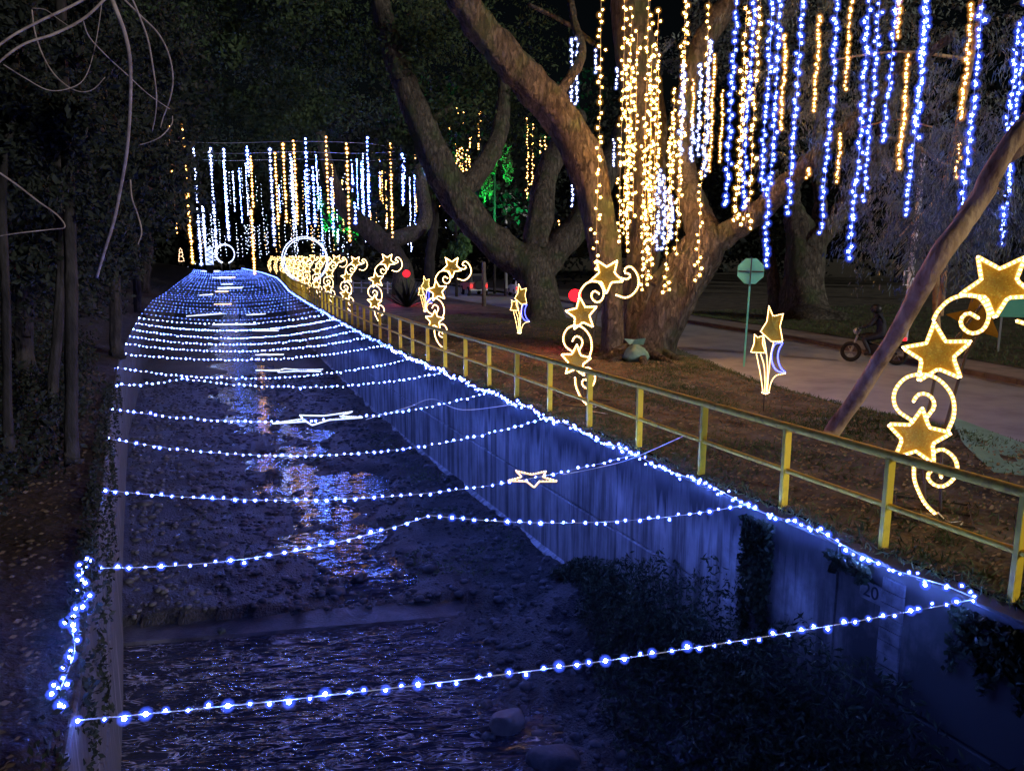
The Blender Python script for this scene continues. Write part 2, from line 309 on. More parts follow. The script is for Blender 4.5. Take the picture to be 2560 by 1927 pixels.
def spline(pts, n=8):
    """Catmull-Rom through points (tuples of any length)"""
    P = [np.array(p, float) for p in pts]; P = [2 * P[0] - P[1]] + P + [2 * P[-1] - P[-2]]; out = []
    for i in range(1, len(P) - 2):
        a, b, c, d = P[i - 1:i + 3]
        for k in range(n):
            t = k / n; out.append(.5 * ((2 * b) + (c - a) * t + (2 * a - 5 * b + 4 * c - d) * t * t + (3 * b - a - 3 * c + d) * t ** 3))
    out.append(P[-2]); return out
def resample(pts, step):
    P = np.array([tuple(p) for p in pts], float); seg = np.linalg.norm(np.diff(P, axis=0), axis=1); L = np.concatenate([[0], np.cumsum(seg)])
    n = max(2, int(round(L[-1] / step)) + 1); t = np.linspace(0, L[-1], n)
    return np.stack([np.interp(t, L, P[:, k]) for k in range(P.shape[1])], 1)
def grid(name, xs, ys, zf, m, smooth=True, **kw):
    """height sheet; xs may be a function of y returning a row of x"""
    v = []; f = []; nx = None
    for y in ys:
        row = xs(y) if callable(xs) else xs; nx = len(row)
        v += [(x, y, zf(x, y)) for x in row]
    for j in range(len(ys) - 1):
        for i in range(nx - 1):
            a = j * nx + i; f.append((a, a + 1, a + nx + 1, a + nx))
    b = MB(); b.add(v, f, m); return b.build(name, smooth=smooth, **kw)
def fn(x, y, s=1.0, o=0.0): return noise.noise(Vector((x * s + o, y * s, o)))
def fbm(x, y, s=1.0, o=0.0): return fn(x, y, s, o) + .5 * fn(x, y, s * 2.1, o + 3) + .25 * fn(x, y, s * 4.3, o + 7)
# leaves: many small folded blades
def leaf_mesh(name, cen, size, m, aspect=.45, droop=.3, nrm=None):
    n = len(cen); cen = np.asarray(cen); size = np.asarray(size)[:, None]
    d = rng.normal(size=(n, 3)) if nrm is None else np.asarray(nrm) + rng.normal(size=(n, 3)) * .35
    d[:, 2] -= droop; d /= np.linalg.norm(d, axis=1)[:, None]
    w = np.cross(d, rng.normal(size=(n, 3))); w /= np.linalg.norm(w, axis=1)[:, None] + 1e-9
    b = np.cross(d, w)
    p0 = cen - d * size * .5; p2 = cen + d * size * .5
    p1 = cen + w * size * aspect * .5 + b * size * .08; p3 = cen - w * size * aspect * .5 + b * size * .08
    V = np.stack([p0, p1, p2, p3], 1).reshape(-1, 3)
    me = bpy.data.meshes.new(name); me.vertices.add(4 * n); me.vertices.foreach_set('co', V.ravel())
    i0 = np.arange(n) * 4
    T = np.stack([i0, i0 + 1, i0 + 2, i0, i0 + 2, i0 + 3], 1).ravel()
    me.loops.add(6 * n); me.loops.foreach_set('vertex_index', T)
    me.polygons.add(2 * n); me.polygons.foreach_set('loop_start', np.arange(2 * n) * 3)
    me.materials.append(M[m]); me.update(calc_edges=True); return me
def clump(center, rad, n, hollow=.35):
    d = rng.normal(size=(n, 3)); d /= np.linalg.norm(d, axis=1)[:, None]
    r = hollow + (1 - hollow) * rng.random(n) ** .6
    return np.array(center) + d * r[:, None] * np.array(rad)
def clumps(lst, n, size, sub=7):
    """every entry (center, radius): ragged crown made from sub-clumps"""
    P = []
    for c, r in lst:
        for k in range(sub):
            q = np.array(c) + rng.normal(size=3) * np.array(r) * .5
            P.append(clump(q, np.array(r) * rng.uniform(.25, .5), n // sub))
    P = np.concatenate(P); return P, rng.uniform(size[0], size[1], len(P))
def sprays(roots, length, per, leaf, m, name, spread=.06, sag=1.0):
    """drooping feathery sprays: a stalk that bends down with leaflets either side"""
    P = []; N = []; Z = []
    for root in roots:
        a = rng.random() * 6.28; h = np.array([math.cos(a), math.sin(a), .25]); L = length * rng.uniform(.5, 1.2)
        t = rng.random(per) ** .8; p = np.array(root) + h * (t * L * .7)[:, None]; p[:, 2] -= sag * t ** 2 * L * .75
        p += rng.normal(size=(per, 3)) * spread * (0.4 + t[:, None])
        dn = np.stack([np.full(per, h[0] * .5), np.full(per, h[1] * .5), -.3 - t * sag], 1)
        P.append(p); N.append(dn); Z.append(rng.uniform(leaf * .6, leaf * 1.3, per))
    return leaf_mesh(name, np.concatenate(P), np.concatenate(Z), m, .16, .3, np.concatenate(N))
# ==PART2==
# ================================================================== the setting
def step(a, b, v): t = min(1, max(0, (v - a) / (b - a))); return t * t * (3 - 2 * t)
ysN = list(np.arange(-6, 40, .3)) + list(np.arange(40, 90, 1.5)) + list(np.arange(90, 215, 6))
ysF = [-40, -20] + list(np.arange(-6, 50, 1.0)) + list(np.arange(50, 215, 6))
def verge_z(x, y): return .03 * fbm(x, y, .7) + .02 * fn(x, y, 4) - .06 * step(.5, 0, (ROADN(y) - x)) + .05 * step(0, 2, x - WX(y) - .3)
grid('verge_ground', lambda y: np.linspace(WX(y) + .27, ROADN(y) + .05, 34), ysN, verge_z, 'soil', kind='structure')
grid('road', lambda y: np.linspace(ROADN(y), ROADF(y), 9), ysF, lambda x, y: -.045 + .03 * math.sin(math.pi * min(1, max(0, (x - ROADN(y)) / (ROADF(y) - ROADN(y))))), 'asphalt', kind='structure')
kb = MB()
kerb = link('kerb', None, kind='structure')
kmesh = None
yk = -6.0
while yk < 60:                                        # kerb stones, one by one
    y1 = yk + 1.0
    b = MB(); x0, x1 = ROADF(yk), ROADF(y1 - .02)
    v = []
    for (x, y) in ((x0, yk), (x1, y1 - .02)):
        v += [(x, y, -.2), (x, y, .075), (x + .02, y, .09), (x + .16, y, .09), (x + .16, y, -.2)]
    b.add(v, [(0, 1, 6, 5), (1, 2, 7, 6), (2, 3, 8, 7), (3, 4, 9, 8), (0, 4, 3, 2, 1), (5, 6, 7, 8, 9)], 'kerb'); b.build('kerb_stone', kerb)
    yk = y1
grid('pavement', lambda y: np.linspace(ROADF(y) + .165, ROADF(y) + 1.7, 5), ysF, lambda x, y: .085 + .004 * fn(x, y, 2), 'pave', kind='structure')
grid('park_ground', lambda y: np.concatenate([np.linspace(ROADF(y) + 1.7, ROADF(y) + 40, 30), [120, 300, 700]]), ysF, lambda x, y: .09 + .05 * fbm(x, y, .3), 'soil', kind='structure')
b = MB(); b.add([(-700, 215, -.5), (700, 215, -.5), (700, 1500, -.5), (-700, 1500, -.5)], [(0, 1, 2, 3)], 'soil'); b.build('far_ground', kind='structure')
# a concrete driveway apron joins the road across the verge
dv = [at(*r6(1700, 1060)), at(*r6(2300, 1290)), at(*r6(2500, 1480)), at(*r6(2141, 1420)), at(*r6(1960, 1400)), at(*r6(1780, 1230))]
b = MB(); b.add([(p.x, p.y, .055) for p in dv] + [(p.x, p.y, -.15) for p in dv], [tuple(range(6))[::-1]] + [(i, (i + 1) % 6, 6 + (i + 1) % 6, 6 + i) for i in range(6)], 'green_pave'); b.build('driveway', kind='structure')

# stream bed -------------------------------------------------------------
WA, WB = at(312, 1550, -2.75), at(1446, 1464, -2.75)         # the weir line
def weir_y(x): return WA.y + (WB.y - WA.y) * (x - WA.x) / (WB.x - WA.x)
def bed_z(x, y):
    up = step(-.05, .05, y - weir_y(x))
    s = (x - LX(y)) / (WX(y) - LX(y))
    wob = .16 * fn(0, y, .22, 5) + .08 * fn(0, y, .6, 2)
    if y > weir_y(x):
        ch = abs(s - (.52 + wob))                                   # low channel wandering down the middle
        z = -2.86 + .16 * step(.05, .26, ch) + .09 * fbm(x, y, .8) + .035 * fn(x, y, 5)
        z -= .03 * step(26, 45, y)
        z -= .22 * step(1.0, .5, math.hypot((x - 4.1) * .9, (y - 19.4) * .55))
    else:
        z = -2.99 + .02 * fn(x, y, 3)
        z += step(.52, .80, s + .10 * fn(x, y, .9, 4)) * (.16 + .16 * fbm(x, y, 1.3)) + .05 * step(.45, .6, s) * fn(x, y, 4)
        z += .55 * step(.68, 1.0, s) * step(16, 8, y)
    return z
ysB = list(np.arange(3, 36, .14)) + list(np.arange(36, 80, .8)) + list(np.arange(80, 216, 4))
grid('stream_bed', lambda y: np.linspace(LX(y) - .1, WX(y) + .1, 56), ysB, bed_z, 'gravel', kind='structure')
ysW = list(np.arange(2, 30, .5)) + list(np.arange(30, 216, 6))
grid('stream_water', lambda y: np.linspace(LX(y) - .02, WX(y) + .02, 12), [y for y in np.arange(2, 14.2, .4)], lambda x, y: -2.93 if y < weir_y(x) else -3.2, 'water', kind='structure')
grid('upstream_water', lambda y: np.linspace(LX(y) - .02, WX(y) + .02, 14), list(np.arange(10.5, 30, .5)) + list(np.arange(30, 216, 5)), lambda x, y: -2.835 if y > weir_y(x) + .1 else -3.25, 'calm_water', kind='structure')
b = MB(); v = []; xs_ = np.linspace(LX(13) - .05, WX(11) + .05, 26)
for x in xs_:
    y = weir_y(x); v += [(x, y - .62, -2.97), (x, y - .5 + .03 * fn(x, 0, 2), -2.895), (x, y + .12 + .05 * fn(x, 3, 2), -2.86), (x, y + .2, -3.1)]
b.add(v, [(i * 4 + k, i * 4 + 4 + k, i * 4 + 5 + k, i * 4 + 1 + k) for i in range(25) for k in range(3)], 'wet_concrete')
b.build('weir_sill', label='low concrete sill crossing the canal where the water steps down', cat='weir')

# retaining walls, panel by panel ---------------------------------------
def wall(name, label, fx, side, y0, y1, plen):
    t = thing(name, label, 'wall'); y = y0
    while y < y1:
        L = plen if y < 60 else plen * 3; ye = min(y + L, y1); gp = .025
        ysl = list(np.linspace(y, ye - gp, 4 if y < 60 else 3)); top = -.01 + .012 * fn(y, 0, 3)
        for (z0, z1, off) in ((-3.2, -1.42 + .03 * fn(y, 4, 2), 0.0), (-1.40 + .03 * fn(y, 4, 2), top, .012 + .008 * fn(y, 9, 2))):
            b = MB(); v = []; f = []
            for yy in ysl:
                x = fx(yy) + side * off; v += [(x + side * .012, yy, z0), (x, yy, z0 + .015), (x, yy, z1 - .02), (x + side * .02, yy, z1), (x + side * .26, yy, z1), (x + side * .26, yy, z0)]
            for i in range(len(ysl) - 1):
                for k in range(5):
                    q = (i * 6 + k, i * 6 + k + 1, i * 6 + k + 7, i * 6 + k + 6); f.append(q if side < 0 else q[::-1])
            n = (len(ysl) - 1) * 6; f += [tuple(range(6)), tuple(range(n + 5, n - 1, -1))]
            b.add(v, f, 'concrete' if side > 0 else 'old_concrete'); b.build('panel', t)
        y = ye
    if side < 0: return t
    b = MB(); ys = list(np.arange(y0, 60, 2)); v = []; f = []
    for yy in ys:
        x = fx(yy); v += [(x, yy, -2.66), (x - side * .10, yy, -2.72), (x - side * .16, yy, -3.2)]
    for i in range(len(ys) - 1):
        for k in range(2): f.append((i * 3 + k, i * 3 + k + 1, i * 3 + k + 4, i * 3 + k + 3))
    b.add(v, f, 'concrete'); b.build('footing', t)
    return t
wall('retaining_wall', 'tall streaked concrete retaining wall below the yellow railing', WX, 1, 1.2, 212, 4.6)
wall('retaining_wall', 'narrow concrete retaining wall below the dark wooded bank', LX, -1, .2, 212, 4.6)
# left bank
def bank_z(x, y): e = LX(y) - .05 - x; return .015 + .22 * min(e, 4) + .12 * max(0, min(e - 4, 10)) + .09 * fbm(x, y, .8) * step(0, .8, e) + .04 * fn(x, y, 5)
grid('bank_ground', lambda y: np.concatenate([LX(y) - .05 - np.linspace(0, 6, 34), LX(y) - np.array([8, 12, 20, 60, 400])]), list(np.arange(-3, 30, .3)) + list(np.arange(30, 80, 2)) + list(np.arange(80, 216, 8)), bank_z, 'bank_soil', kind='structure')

# water gauge painted on the wall
gx = 6.40
g0 = onX(1280 + 1592 * .5787, 1227 + 365 * .5787, gx); g1 = onX(1280 + 1685 * .5787, 1227 + 395 * .5787, gx)
g = thing('water_gauge', 'white tiled water gauge fixed to the canal wall beside a painted number', 'gauge', (0, 0, 0))
ytop = (g0.y + g1.y) / 2; hw = abs(g0.y - g1.y) / 2
for k in range(8):
    zt = min(g0.z, g1.z) - .02 - k * .135; b = MB(); x = WX(ytop) - .022 - .002 * (k % 3)
    b.box((x, ytop - hw, zt - .125), (WX(ytop) + .005, ytop + hw, zt), 'gauge'); b.build('tile', g)
def text_mesh(body, size, m, ext=.004):
    cu = bpy.data.curves.new('lettering', 'FONT'); cu.body = body; cu.size = size; cu.extrude = ext; cu.align_x = 'CENTER'; cu.align_y = 'CENTER'
    o = bpy.data.objects.new('tmp', cu); C.objects.link(o); dg = bpy.context.evaluated_depsgraph_get()
    me = bpy.data.meshes.new_from_object(o.evaluated_get(dg)); bpy.data.objects.remove(o); me.materials.clear(); me.materials.append(M[m]); return me
tp = onX(1280 + 1537 * .5787, 1227 + 440 * .5787, gx)
pl = thing('number_plate', 'small grey plate reading 20 on the canal wall beside the gauge', 'plate', (WX(tp.y) - .012, tp.y, tp.z))
b = MB(); b.box((-.006, -.14, -.10), (.012, .14, .10), 'gauge'); b.build('plate', pl)
link('digits', text_mesh('20', .2, 'black'), pl, (-.008, 0, 0), (R(90), 0, R(-90)))

# stones, weeds, litter ----------------------------------------------------
st = MB(); k = 0
while k < 6500:
    y = 6 + 34 * random.random() ** 1.6; x = random.uniform(LX(y) + .1, WX(y) - .1); z = bed_z(x, y)
    if y < weir_y(x) and z < -2.96 and random.random() < .985: continue
    r = .02 + .07 * random.random() ** 3 + .0008 * y + (.14 * random.random() if k % 70 == 0 else 0)
    a = random.random() * 6.28; v, f = ICO[1]; sc = (random.uniform(.7, 1.4), random.uniform(.7, 1.3), random.uniform(.4, .8)); ca, sa = math.cos(a), math.sin(a)
    st.add([(x + r * (p[0] * sc[0] * ca - p[1] * sc[1] * sa), y + r * (p[0] * sc[0] * sa + p[1] * sc[1] * ca), z + r * p[2] * sc[2]) for p in v], f, 'stone'); k += 1
st.build('bed_stones', smooth=True, label='small wet stones scattered over the stream bed', cat='stones', kind='stuff')
PL = [[(Vector((random.gauss(0, 1), random.gauss(0, 1), abs(random.gauss(0, .7)))).normalized(), random.uniform(.45, .8)) for _ in range(11)] + [(Vector((.12, .1, 1)).normalized(), .42)] for _ in range(3)]
def boulder(px, py, z, w, m, label, flat=.5, sd=0):
    p = at(px, py, z - .06); b = MB(); v, f = ICO[3]
    vv = []
    for q in v:
        q = Vector(q); k = 1 + .3 * noise.noise(q * 1.1 + Vector((sd, 0, 0))) + .09 * noise.noise(q * 3.2 + Vector((sd, 5, 0)))
        q *= k
        for nn, dd in PL[int(sd * 3) % 3]:
            e = q.dot(nn) - dd
            if e > 0: q = q - nn * e
        vv.append((q.x * w, q.y * w * .75, q.z * w * flat))
    b.add(vv, f, m); b.build('boulder', smooth=True, loc=(p.x, p.y, p.z), rot=(0, 0, sd), label=label, cat='boulder')
boulder(1270, 1800, -2.75, .29, 'pale_stone', 'pale flat-topped boulder lying in the rippling water', .75, .4)
boulder(1400, 1890, -2.8, .46, 'stone', 'dark broad boulder behind the pale flat-topped one', .5, 2.1)
boulder(900, 1440, -2.7, .2, 'stone', 'small dark boulder just above the weir sill', .6, 3.3)
boulder(555, 1580, -2.85, .16, 'weed', 'small mossy clump standing in the shallow water', .9, 1.3)
boulder(430, 1070, -2.75, .5, 'stone', 'black rounded boulder beside the left canal wall', .6, 5.3)
boulder(1390, 1580, -2.72, .2, 'pale_stone', 'pale jagged stone heap on the gravel tongue', .8, 6.3)
for q in ((1040, 1280), (520, 1375), (560, 1320)):
    p = at(*q, -2.72); b = MB(); b.box((-.07, -.03, 0), (.07, .03, .025), 'trash'); b.build('plastic_scrap', loc=p, rot=(.2, .1, random.random() * 3), label='scrap of pale plastic rubbish on the gravel bed', cat='litter', group='plastic scraps on the stream bed')
# weeds heaped against the right wall
P = []
while len(P) < 22000:
    y = random.uniform(3.2, 14.2); x = WX(y) - abs(random.gauss(0, 1.05)) * (1.15 if y < 11 else .8)
    s = (x - LX(y)) / (WX(y) - LX(y))
    if s < .45 or x < np.interp(y, [3, 6.7, 8.2, 9.8, 11.2], [4.2, 4.4, 4.9, 5.5, 6.0]) + .25 * fn(x, y, 1.5) or y > 11.8: continue
    h = .12 + 1.0 * step(.7, 1, s) * step(12.5, 8, y) * (1 + .6 * fn(x, y, 1.1))
    P.append((x, y, max(bed_z(x, y), -2.95) + random.random() ** 1.3 * h))
link('weed_bank', leaf_mesh('weed_bank', P, rng.uniform(.04, .13, len(P)), 'weed', .3, -.4), label='dark leafy weeds heaped along the foot of the concrete wall', cat='weeds', kind='stuff')
P = []
while len(P) < 2600:                                       # green tufts on the gravel
    y = random.uniform(11.5, 24); x = random.uniform(3.2, 6.2) if random.random() < .7 else random.uniform(0, 5)
    if fbm(x, y, .55, 9) < .12: continue
    P.append((x, y, bed_z(x, y) + .05 * random.random()))
link('stream_grass', leaf_mesh('stream_grass', P, rng.uniform(.05, .13, len(P)), 'grass', .2, -.9), label='thin green grass growing on the gravel bars', cat='grass', kind='stuff')
# ivy hanging over the wall
def ivy(name, label, boxes, size=(.05, .11)):
    Q = []
    for (y0, y1, z0, z1, n) in boxes:
        y = rng.uniform(y0, y1, n); t = rng.random(n) ** 1.4; z = z0 - (z0 - z1) * t * (0.55 + .45 * np.sin(y * 9) ** 2)
        x = np.array([WX(v) for v in y]) - rng.uniform(.01, .12, n); Q.append(np.stack([x, y, z], 1))
    Q = np.concatenate(Q); link(name, leaf_mesh(name, Q, rng.uniform(*size, len(Q)), 'weed', .6, .4), label=label, cat='vine')
ivy('wall_vine', 'dark vine hanging in a column down a joint of the canal wall', [(6.75, 7.25, -.13, -1.9, 2200)])
ivy('wall_vine', 'tangled dark creeper spilling over the wall crown above the gauge', [(5.3, 5.9, -.1, -.3, 250), (3.0, 4.4, -.08, -.8, 1500), (1.6, 3.6, .1, -2.6, 4200)])
# verge: grass tufts and fallen leaves
P = []
while len(P) < 30000:
    y = 2 + 36 * random.random() ** 1.5; x = random.uniform(WX(y) + .1, ROADN(y) + .1)
    if random.random() > .10 + 1.3 * step(-.1, .5, fbm(x, y, .35, 1)) + (.9 if x < WX(y) + .6 else 0) + .8 * step(.6, 0, ROADN(y) - x): continue
    P.append((x, y, verge_z(x, y) + .02))
link('verge_grass', leaf_mesh('verge_grass', P, rng.uniform(.06, .16, len(P)), 'grass', .13, -1.2), label='patchy short grass on the verge behind the railing', cat='grass', kind='stuff')
P = []
while len(P) < 15000:
    y = 3 + 30 * random.random() ** 1.4; x = random.uniform(WX(y) + .3, ROADN(y)); P.append((x, y, verge_z(x, y) + .012))
me = leaf_mesh('fallen_leaves', P, rng.uniform(.03, .09, len(P)), 'litter', .5, 0, np.tile([[1.0, 0, 0]], (len(P), 1)) * rng.choice([-2, 2], (len(P), 1)))
link('fallen_leaves', me, label='brown fallen leaves strewn over the verge soil', cat='leaves', kind='stuff')
P = []
while len(P) < 14000:
    y = 22 * random.random() + 12; x = ROADF(y) + 1.7 + 16 * random.random() ** 1.5; P.append((x, y, .14))
link('park_grass', leaf_mesh('park_grass', P, rng.uniform(.08, .2, len(P)), 'grass', .14, -1.2), label='thin grass beyond the pavement on the far side of the road', cat='grass', kind='stuff')
# pale rubble by the road edge
for q, w in (((1775, 985), .3), ((1845, 988), .2), ((1725, 970), .22)):
    p = at(*q); b = MB(); v, f = ICO[2]; b.add([(c[0] * w * (1 + .3 * noise.noise(Vector(c) * 2 + p)), c[1] * w * .6, c[2] * .06) for c in v], f, 'pale_stone')
    b.build('rubble', loc=p, smooth=True, label='low pale patch of crumbled rubble on the verge', cat='rubble', group='rubble patches on the verge')

# ------------------------------------------------------------------ yellow railing
RX = lambda y: WX(y) + .33
rail = thing('railing', 'yellow metal railing with square posts along the canal wall', 'railing')
pm = MB(); pm.box((-.05, -.025, -.1), (.05, .025, 1.0), 'yellow'); postmesh = pm.mesh('post')
posts = [2.7, 4.1, 5.5] + [6.99 + 1.64 * k for k in range(61)]
for y in posts:
    ang = math.atan2(RX(y + 1) - RX(y - 1), 2)
    o = link('post', postmesh, rail, (RX(y), y, 0), (random.uniform(-.012, .012), random.uniform(-.012, .012), -ang))
for nm, z, r in (('top_rail', 1.03, .052), ('middle_rail', .48, .033)):
    b = MB(); ys = [2.0] + posts + [110]
    b.tube([(RX(y), y, z) for y in ys], r, 'rail', 10); b.build(nm, rail, smooth=True)
# ==PART3==
# ================================================================== rope-light figures
def rope(b, pts2, tube, bead, r=.024, step_=.05, y=0.0, plane='xz', br=.62):
    """rope light along a 2D path: glowing tube with brighter beads"""
    P = resample(pts2, step_); Q = [(p[0], y, p[1]) if plane == 'xz' else (p[0], p[1], y) for p in P]
    b.tube(Q, r, tube, 5)
    for q in Q: b.ball((q[0], q[1] - (r * .75 if plane == 'xz' else 0), q[2] + (0 if plane == 'xz' else r * .75)), r * br, bead, 0)
def star_pts(cx, cz, Ro, ri, rot=0.0, close=True):
    p = []
    for k in range(10):
        a = rot + math.pi / 2 + k * math.pi / 5; r = Ro if k % 2 == 0 else ri; p.append((cx + r * math.cos(a), cz + r * math.sin(a)))
    return p + [p[0]] if close else p
def star_plate(b, pts, th, m, y=0.0):
    n = len(pts); v = [(p[0], y, p[1]) for p in pts] + [(p[0], y + th, p[1]) for p in pts]
    c = np.mean(np.array(pts), 0); v += [(c[0], y - .02, c[1]), (c[0], y + th, c[1])]
    f = [(i, (i + 1) % n, 2 * n) for i in range(n)] + [(n + (i + 1) % n, n + i, 2 * n + 1) for i in range(n)] + [(i, n + i, n + (i + 1) % n, (i + 1) % n) for i in range(n)]
    b.add(v, f, m)
K = 3.15 / 1630
def fg(x, y): return ((x - 1625) * K - .095 * (1650 - y) * K, (1650 - y) * K)
def make_figure():
    root = thing('star_figure', 'tall figure of three gold stars and curls of light behind the yellow railing', 'light figure', group='golden star figures along the railing')
    stars = [((1525, 1165), 185, 88, R(-3)), ((1635, 645), 192, 88, R(9)), ((1950, 225), 195, 90, R(36))]
    for (c, Ro, ri, rot) in stars:
        cx, cz = fg(*c); b = MB(); star_plate(b, star_pts(cx, cz, Ro * K * .96, ri * K * .96, rot, False), .03, 'tinsel'); pl = b.build('star_panel', root)
        b = MB(); rope(b, star_pts(cx, cz, Ro * K, ri * K, rot), 'rope_tube', 'rope_bead', y=-.035); b.build('rope_light', pl, smooth=True)
    curls = {'stem': [(1500, 1350), (1500, 1430), (1520, 1500), (1560, 1585), (1625, 1650)],
      'lower_curl': [(1615, 1245), (1660, 1225), (1715, 1265), (1735, 1330), (1715, 1400), (1660, 1455), (1605, 1450), (1575, 1405), (1600, 1365), (1640, 1370), (1648, 1400)],
      'lower_spiral': [(1690, 1100), (1720, 1010), (1715, 900), (1660, 812), (1580, 772), (1480, 790), (1415, 860), (1395, 940), (1420, 1010), (1490, 1060)],
      'lower_hook': [(1580, 1030), (1615, 970), (1610, 920), (1572, 890), (1530, 900), (1505, 942)],
      'upper_spiral': [(1620, 440), (1645, 385), (1710, 315), (1795, 288), (1860, 305), (1903, 390), (1880, 478), (1820, 512), (1770, 480), (1762, 430), (1800, 392), (1850, 420)],
      'upper_curl': [(2110, 250), (2160, 262), (2205, 240), (2195, 205), (2150, 195), (2165, 145), (2225, 135), (2285, 215), (2290, 320), (2230, 410), (2140, 455), (2040, 430)]}
    for nm, pts in curls.items():
        b = MB(); rope(b, [fg(*p) for p in spline(pts, 6)], 'rope_tube', 'rope_bead', y=-.03); b.build(nm, root, smooth=True)
    b = MB(); e = lambda x, y, yy=.06: (fg(x, y)[0], yy, fg(x, y)[1])
    b.tube([e(1560, 1660), e(1550, 1200), e(1640, 700), e(1930, 260)], .018, 'dark_metal', 6); b.tube([e(1640, 1660), e(1660, 1150), e(1790, 640), e(2000, 260)], .018, 'dark_metal', 6)
    b.tube([e(1555, 1100), e(1665, 1100)], .014, 'dark_metal', 6); b.tube([e(1690, 550), e(1830, 550)], .014, 'dark_metal', 6)
    b.build('support_frame', root)
    b = MB(); x0, x1 = -.45, .35
    for p, q in (((x0, -.4), (x1, -.4)), ((x1, -.4), (x1, .5)), ((x1, .5), (x0, .5)), ((x0, .5), (x0, -.4)), ((x0, .06), (x1, .06))): b.tube([(*p, .03), (*q, .03)], .014, 'dark_metal', 6)
    b.build('base_frame', root)
    b = MB(); b.tube([tuple(p) for p in spline([(0, -.04, .05), (.1, -.3, .03), (.25, -.2, .02), (.2, -.6, .02), (.7, -.8, .02)], 6)], .008, 'white', 5); b.build('power_lead', root)
    return root
FIG = make_figure()
figY = [5.94, 13.62, 24.45, 34.5, 42.5, 51, 59, 67.5, 77, 87, 98, 110, 123, 137, 152]
figX = lambda y: float(np.interp(y, [5.94, 13.6, 24.5, 36, 42.5, 70, 90, 115, 150], [8.21, 7.75, 8.23, 8.7, 8.95, 10.9, 12.9, 15.2, 17]))
FIGS = [FIG] + [copy_tree(FIG) for _ in figY[1:]]
for i, y in enumerate(figY):
    o = FIGS[i]
    if i < 3: o['label'] = ('tallest golden star figure beside the driveway with an unlit orange star beyond it', 'golden star figure standing before the many-stemmed tree', 'golden star figure with a small star bouquet behind its lower curl')[i]; del o['group']
    o.location = (figX(y), y, .03); o.rotation_euler = (0, 0, R(-48 if i < 2 else -36) + random.uniform(-.06, .06))
    if i: o.scale = (random.choice([1, 1, 1]) * random.uniform(.96, 1.04),) * 3
# bouquets: two stars and a blue crescent on a stake
kb_ = 1.75 / 480
def bg(x, y): return ((x - 590) * kb_, (920 - y) * kb_ + .38)
def make_bouquet():
    root = thing('star_bouquet', '', 'light figure')
    b = MB(); b.tube([(0, .01, -.1), (0, .01, .42)], .012, 'dark_metal', 6); b.build('stake', root)
    big = [(588, 438), (612, 492), (662, 478), (650, 545), (668, 625), (612, 628), (552, 575), (582, 520)]
    sm = [(522, 592), (540, 608), (566, 596), (566, 640), (584, 690), (545, 690), (508, 688), (522, 640)]
    for pts in (big, sm):
        q = [bg(*p) for p in pts]; b = MB(); star_plate(b, q, .015, 'tinsel'); pl = b.build('star_panel', root)
        b = MB(); rope(b, q + [q[0]], 'rope_tube', 'rope_bead', .012, .04, -.02); b.build('rope_light', pl, smooth=True)
    for pts in ([(582, 905), (570, 840), (555, 770), (538, 700)], [(590, 910), (588, 830), (580, 760), (560, 700)], [(598, 912), (600, 800), (590, 700), (570, 600)],
                [(604, 910), (606, 800), (612, 700), (622, 635)], [(612, 905), (622, 850), (645, 812), (690, 800)], [(576, 908), (598, 916), (614, 906)]):
        b = MB(); rope(b, [bg(*p) for p in spline(pts, 5)], 'rope_tube', 'rope_bead', .011, .04, -.01); b.build('stem', root, smooth=True)
    cr = spline([(668, 635), (632, 640), (616, 690), (622, 745), (648, 785), (695, 796)], 5)[:-1] + spline([(695, 796), (664, 765), (648, 715), (652, 670), (668, 635)], 5)
    b = MB(); rope(b, [bg(*p) for p in cr], 'blue_tube', 'blue_bead', .014, .04, -.02); b.build('crescent', root, smooth=True)
    return root
BQ = make_bouquet(); BQ.location = at(*r6(590, 1030)); BQ.rotation_euler = (0, 0, R(-38)); BQ['label'] = 'bouquet of two lit stars and a blue crescent on a stake between sign and railing'
o = copy_tree(BQ); o.location = at(1297, 862); o.rotation_euler = (0, 0, R(-27)); o['label'] = 'bouquet of lit stars and blue crescent before the forked tree trunk'
o = copy_tree(BQ); o.location = at(1062, 800); o.rotation_euler = (0, 0, R(-15)); o['label'] = 'small bouquet of lit stars and blue crescent behind a golden star figure'
# stars of light lying flat above the stream, hung from thin wires
def flat_star(px, py, wpx, white, z=-.12, tilt=.1, rot=0.0, tiny=False):
    p = at(px, py, z); D = (np.array(p) - CAM) @ _f; Ro = wpx * D / F / 1.95
    b = MB(); t, bd = ('white_tube', 'white_bead') if white else ('pink_tube', 'pink_bead')
    rope(b, star_pts(0, 0, Ro, Ro * .42, rot), t, bd, max(.013, .00055 * D), max(.05, .0016 * D), 0, 'xy')
    root = thing('hanging_star', ('cool white' if white else 'warm pinkish') + ' outline star of light lying flat above the stream', 'star light', p, group=('white' if white else 'warm') + ' stars hung over the stream')
    root.rotation_euler = (tilt, random.uniform(-.05, .05), 0)
    b.build('rope_light', root, smooth=True)
    b = MB(); b.tube([(-Ro * .9, 0, 0), (Ro * .9, .05, .02)], .006, 'dark_metal', 5); b.build('frame', root)
    return root, p
z3 = zone(420, 560, .1808)
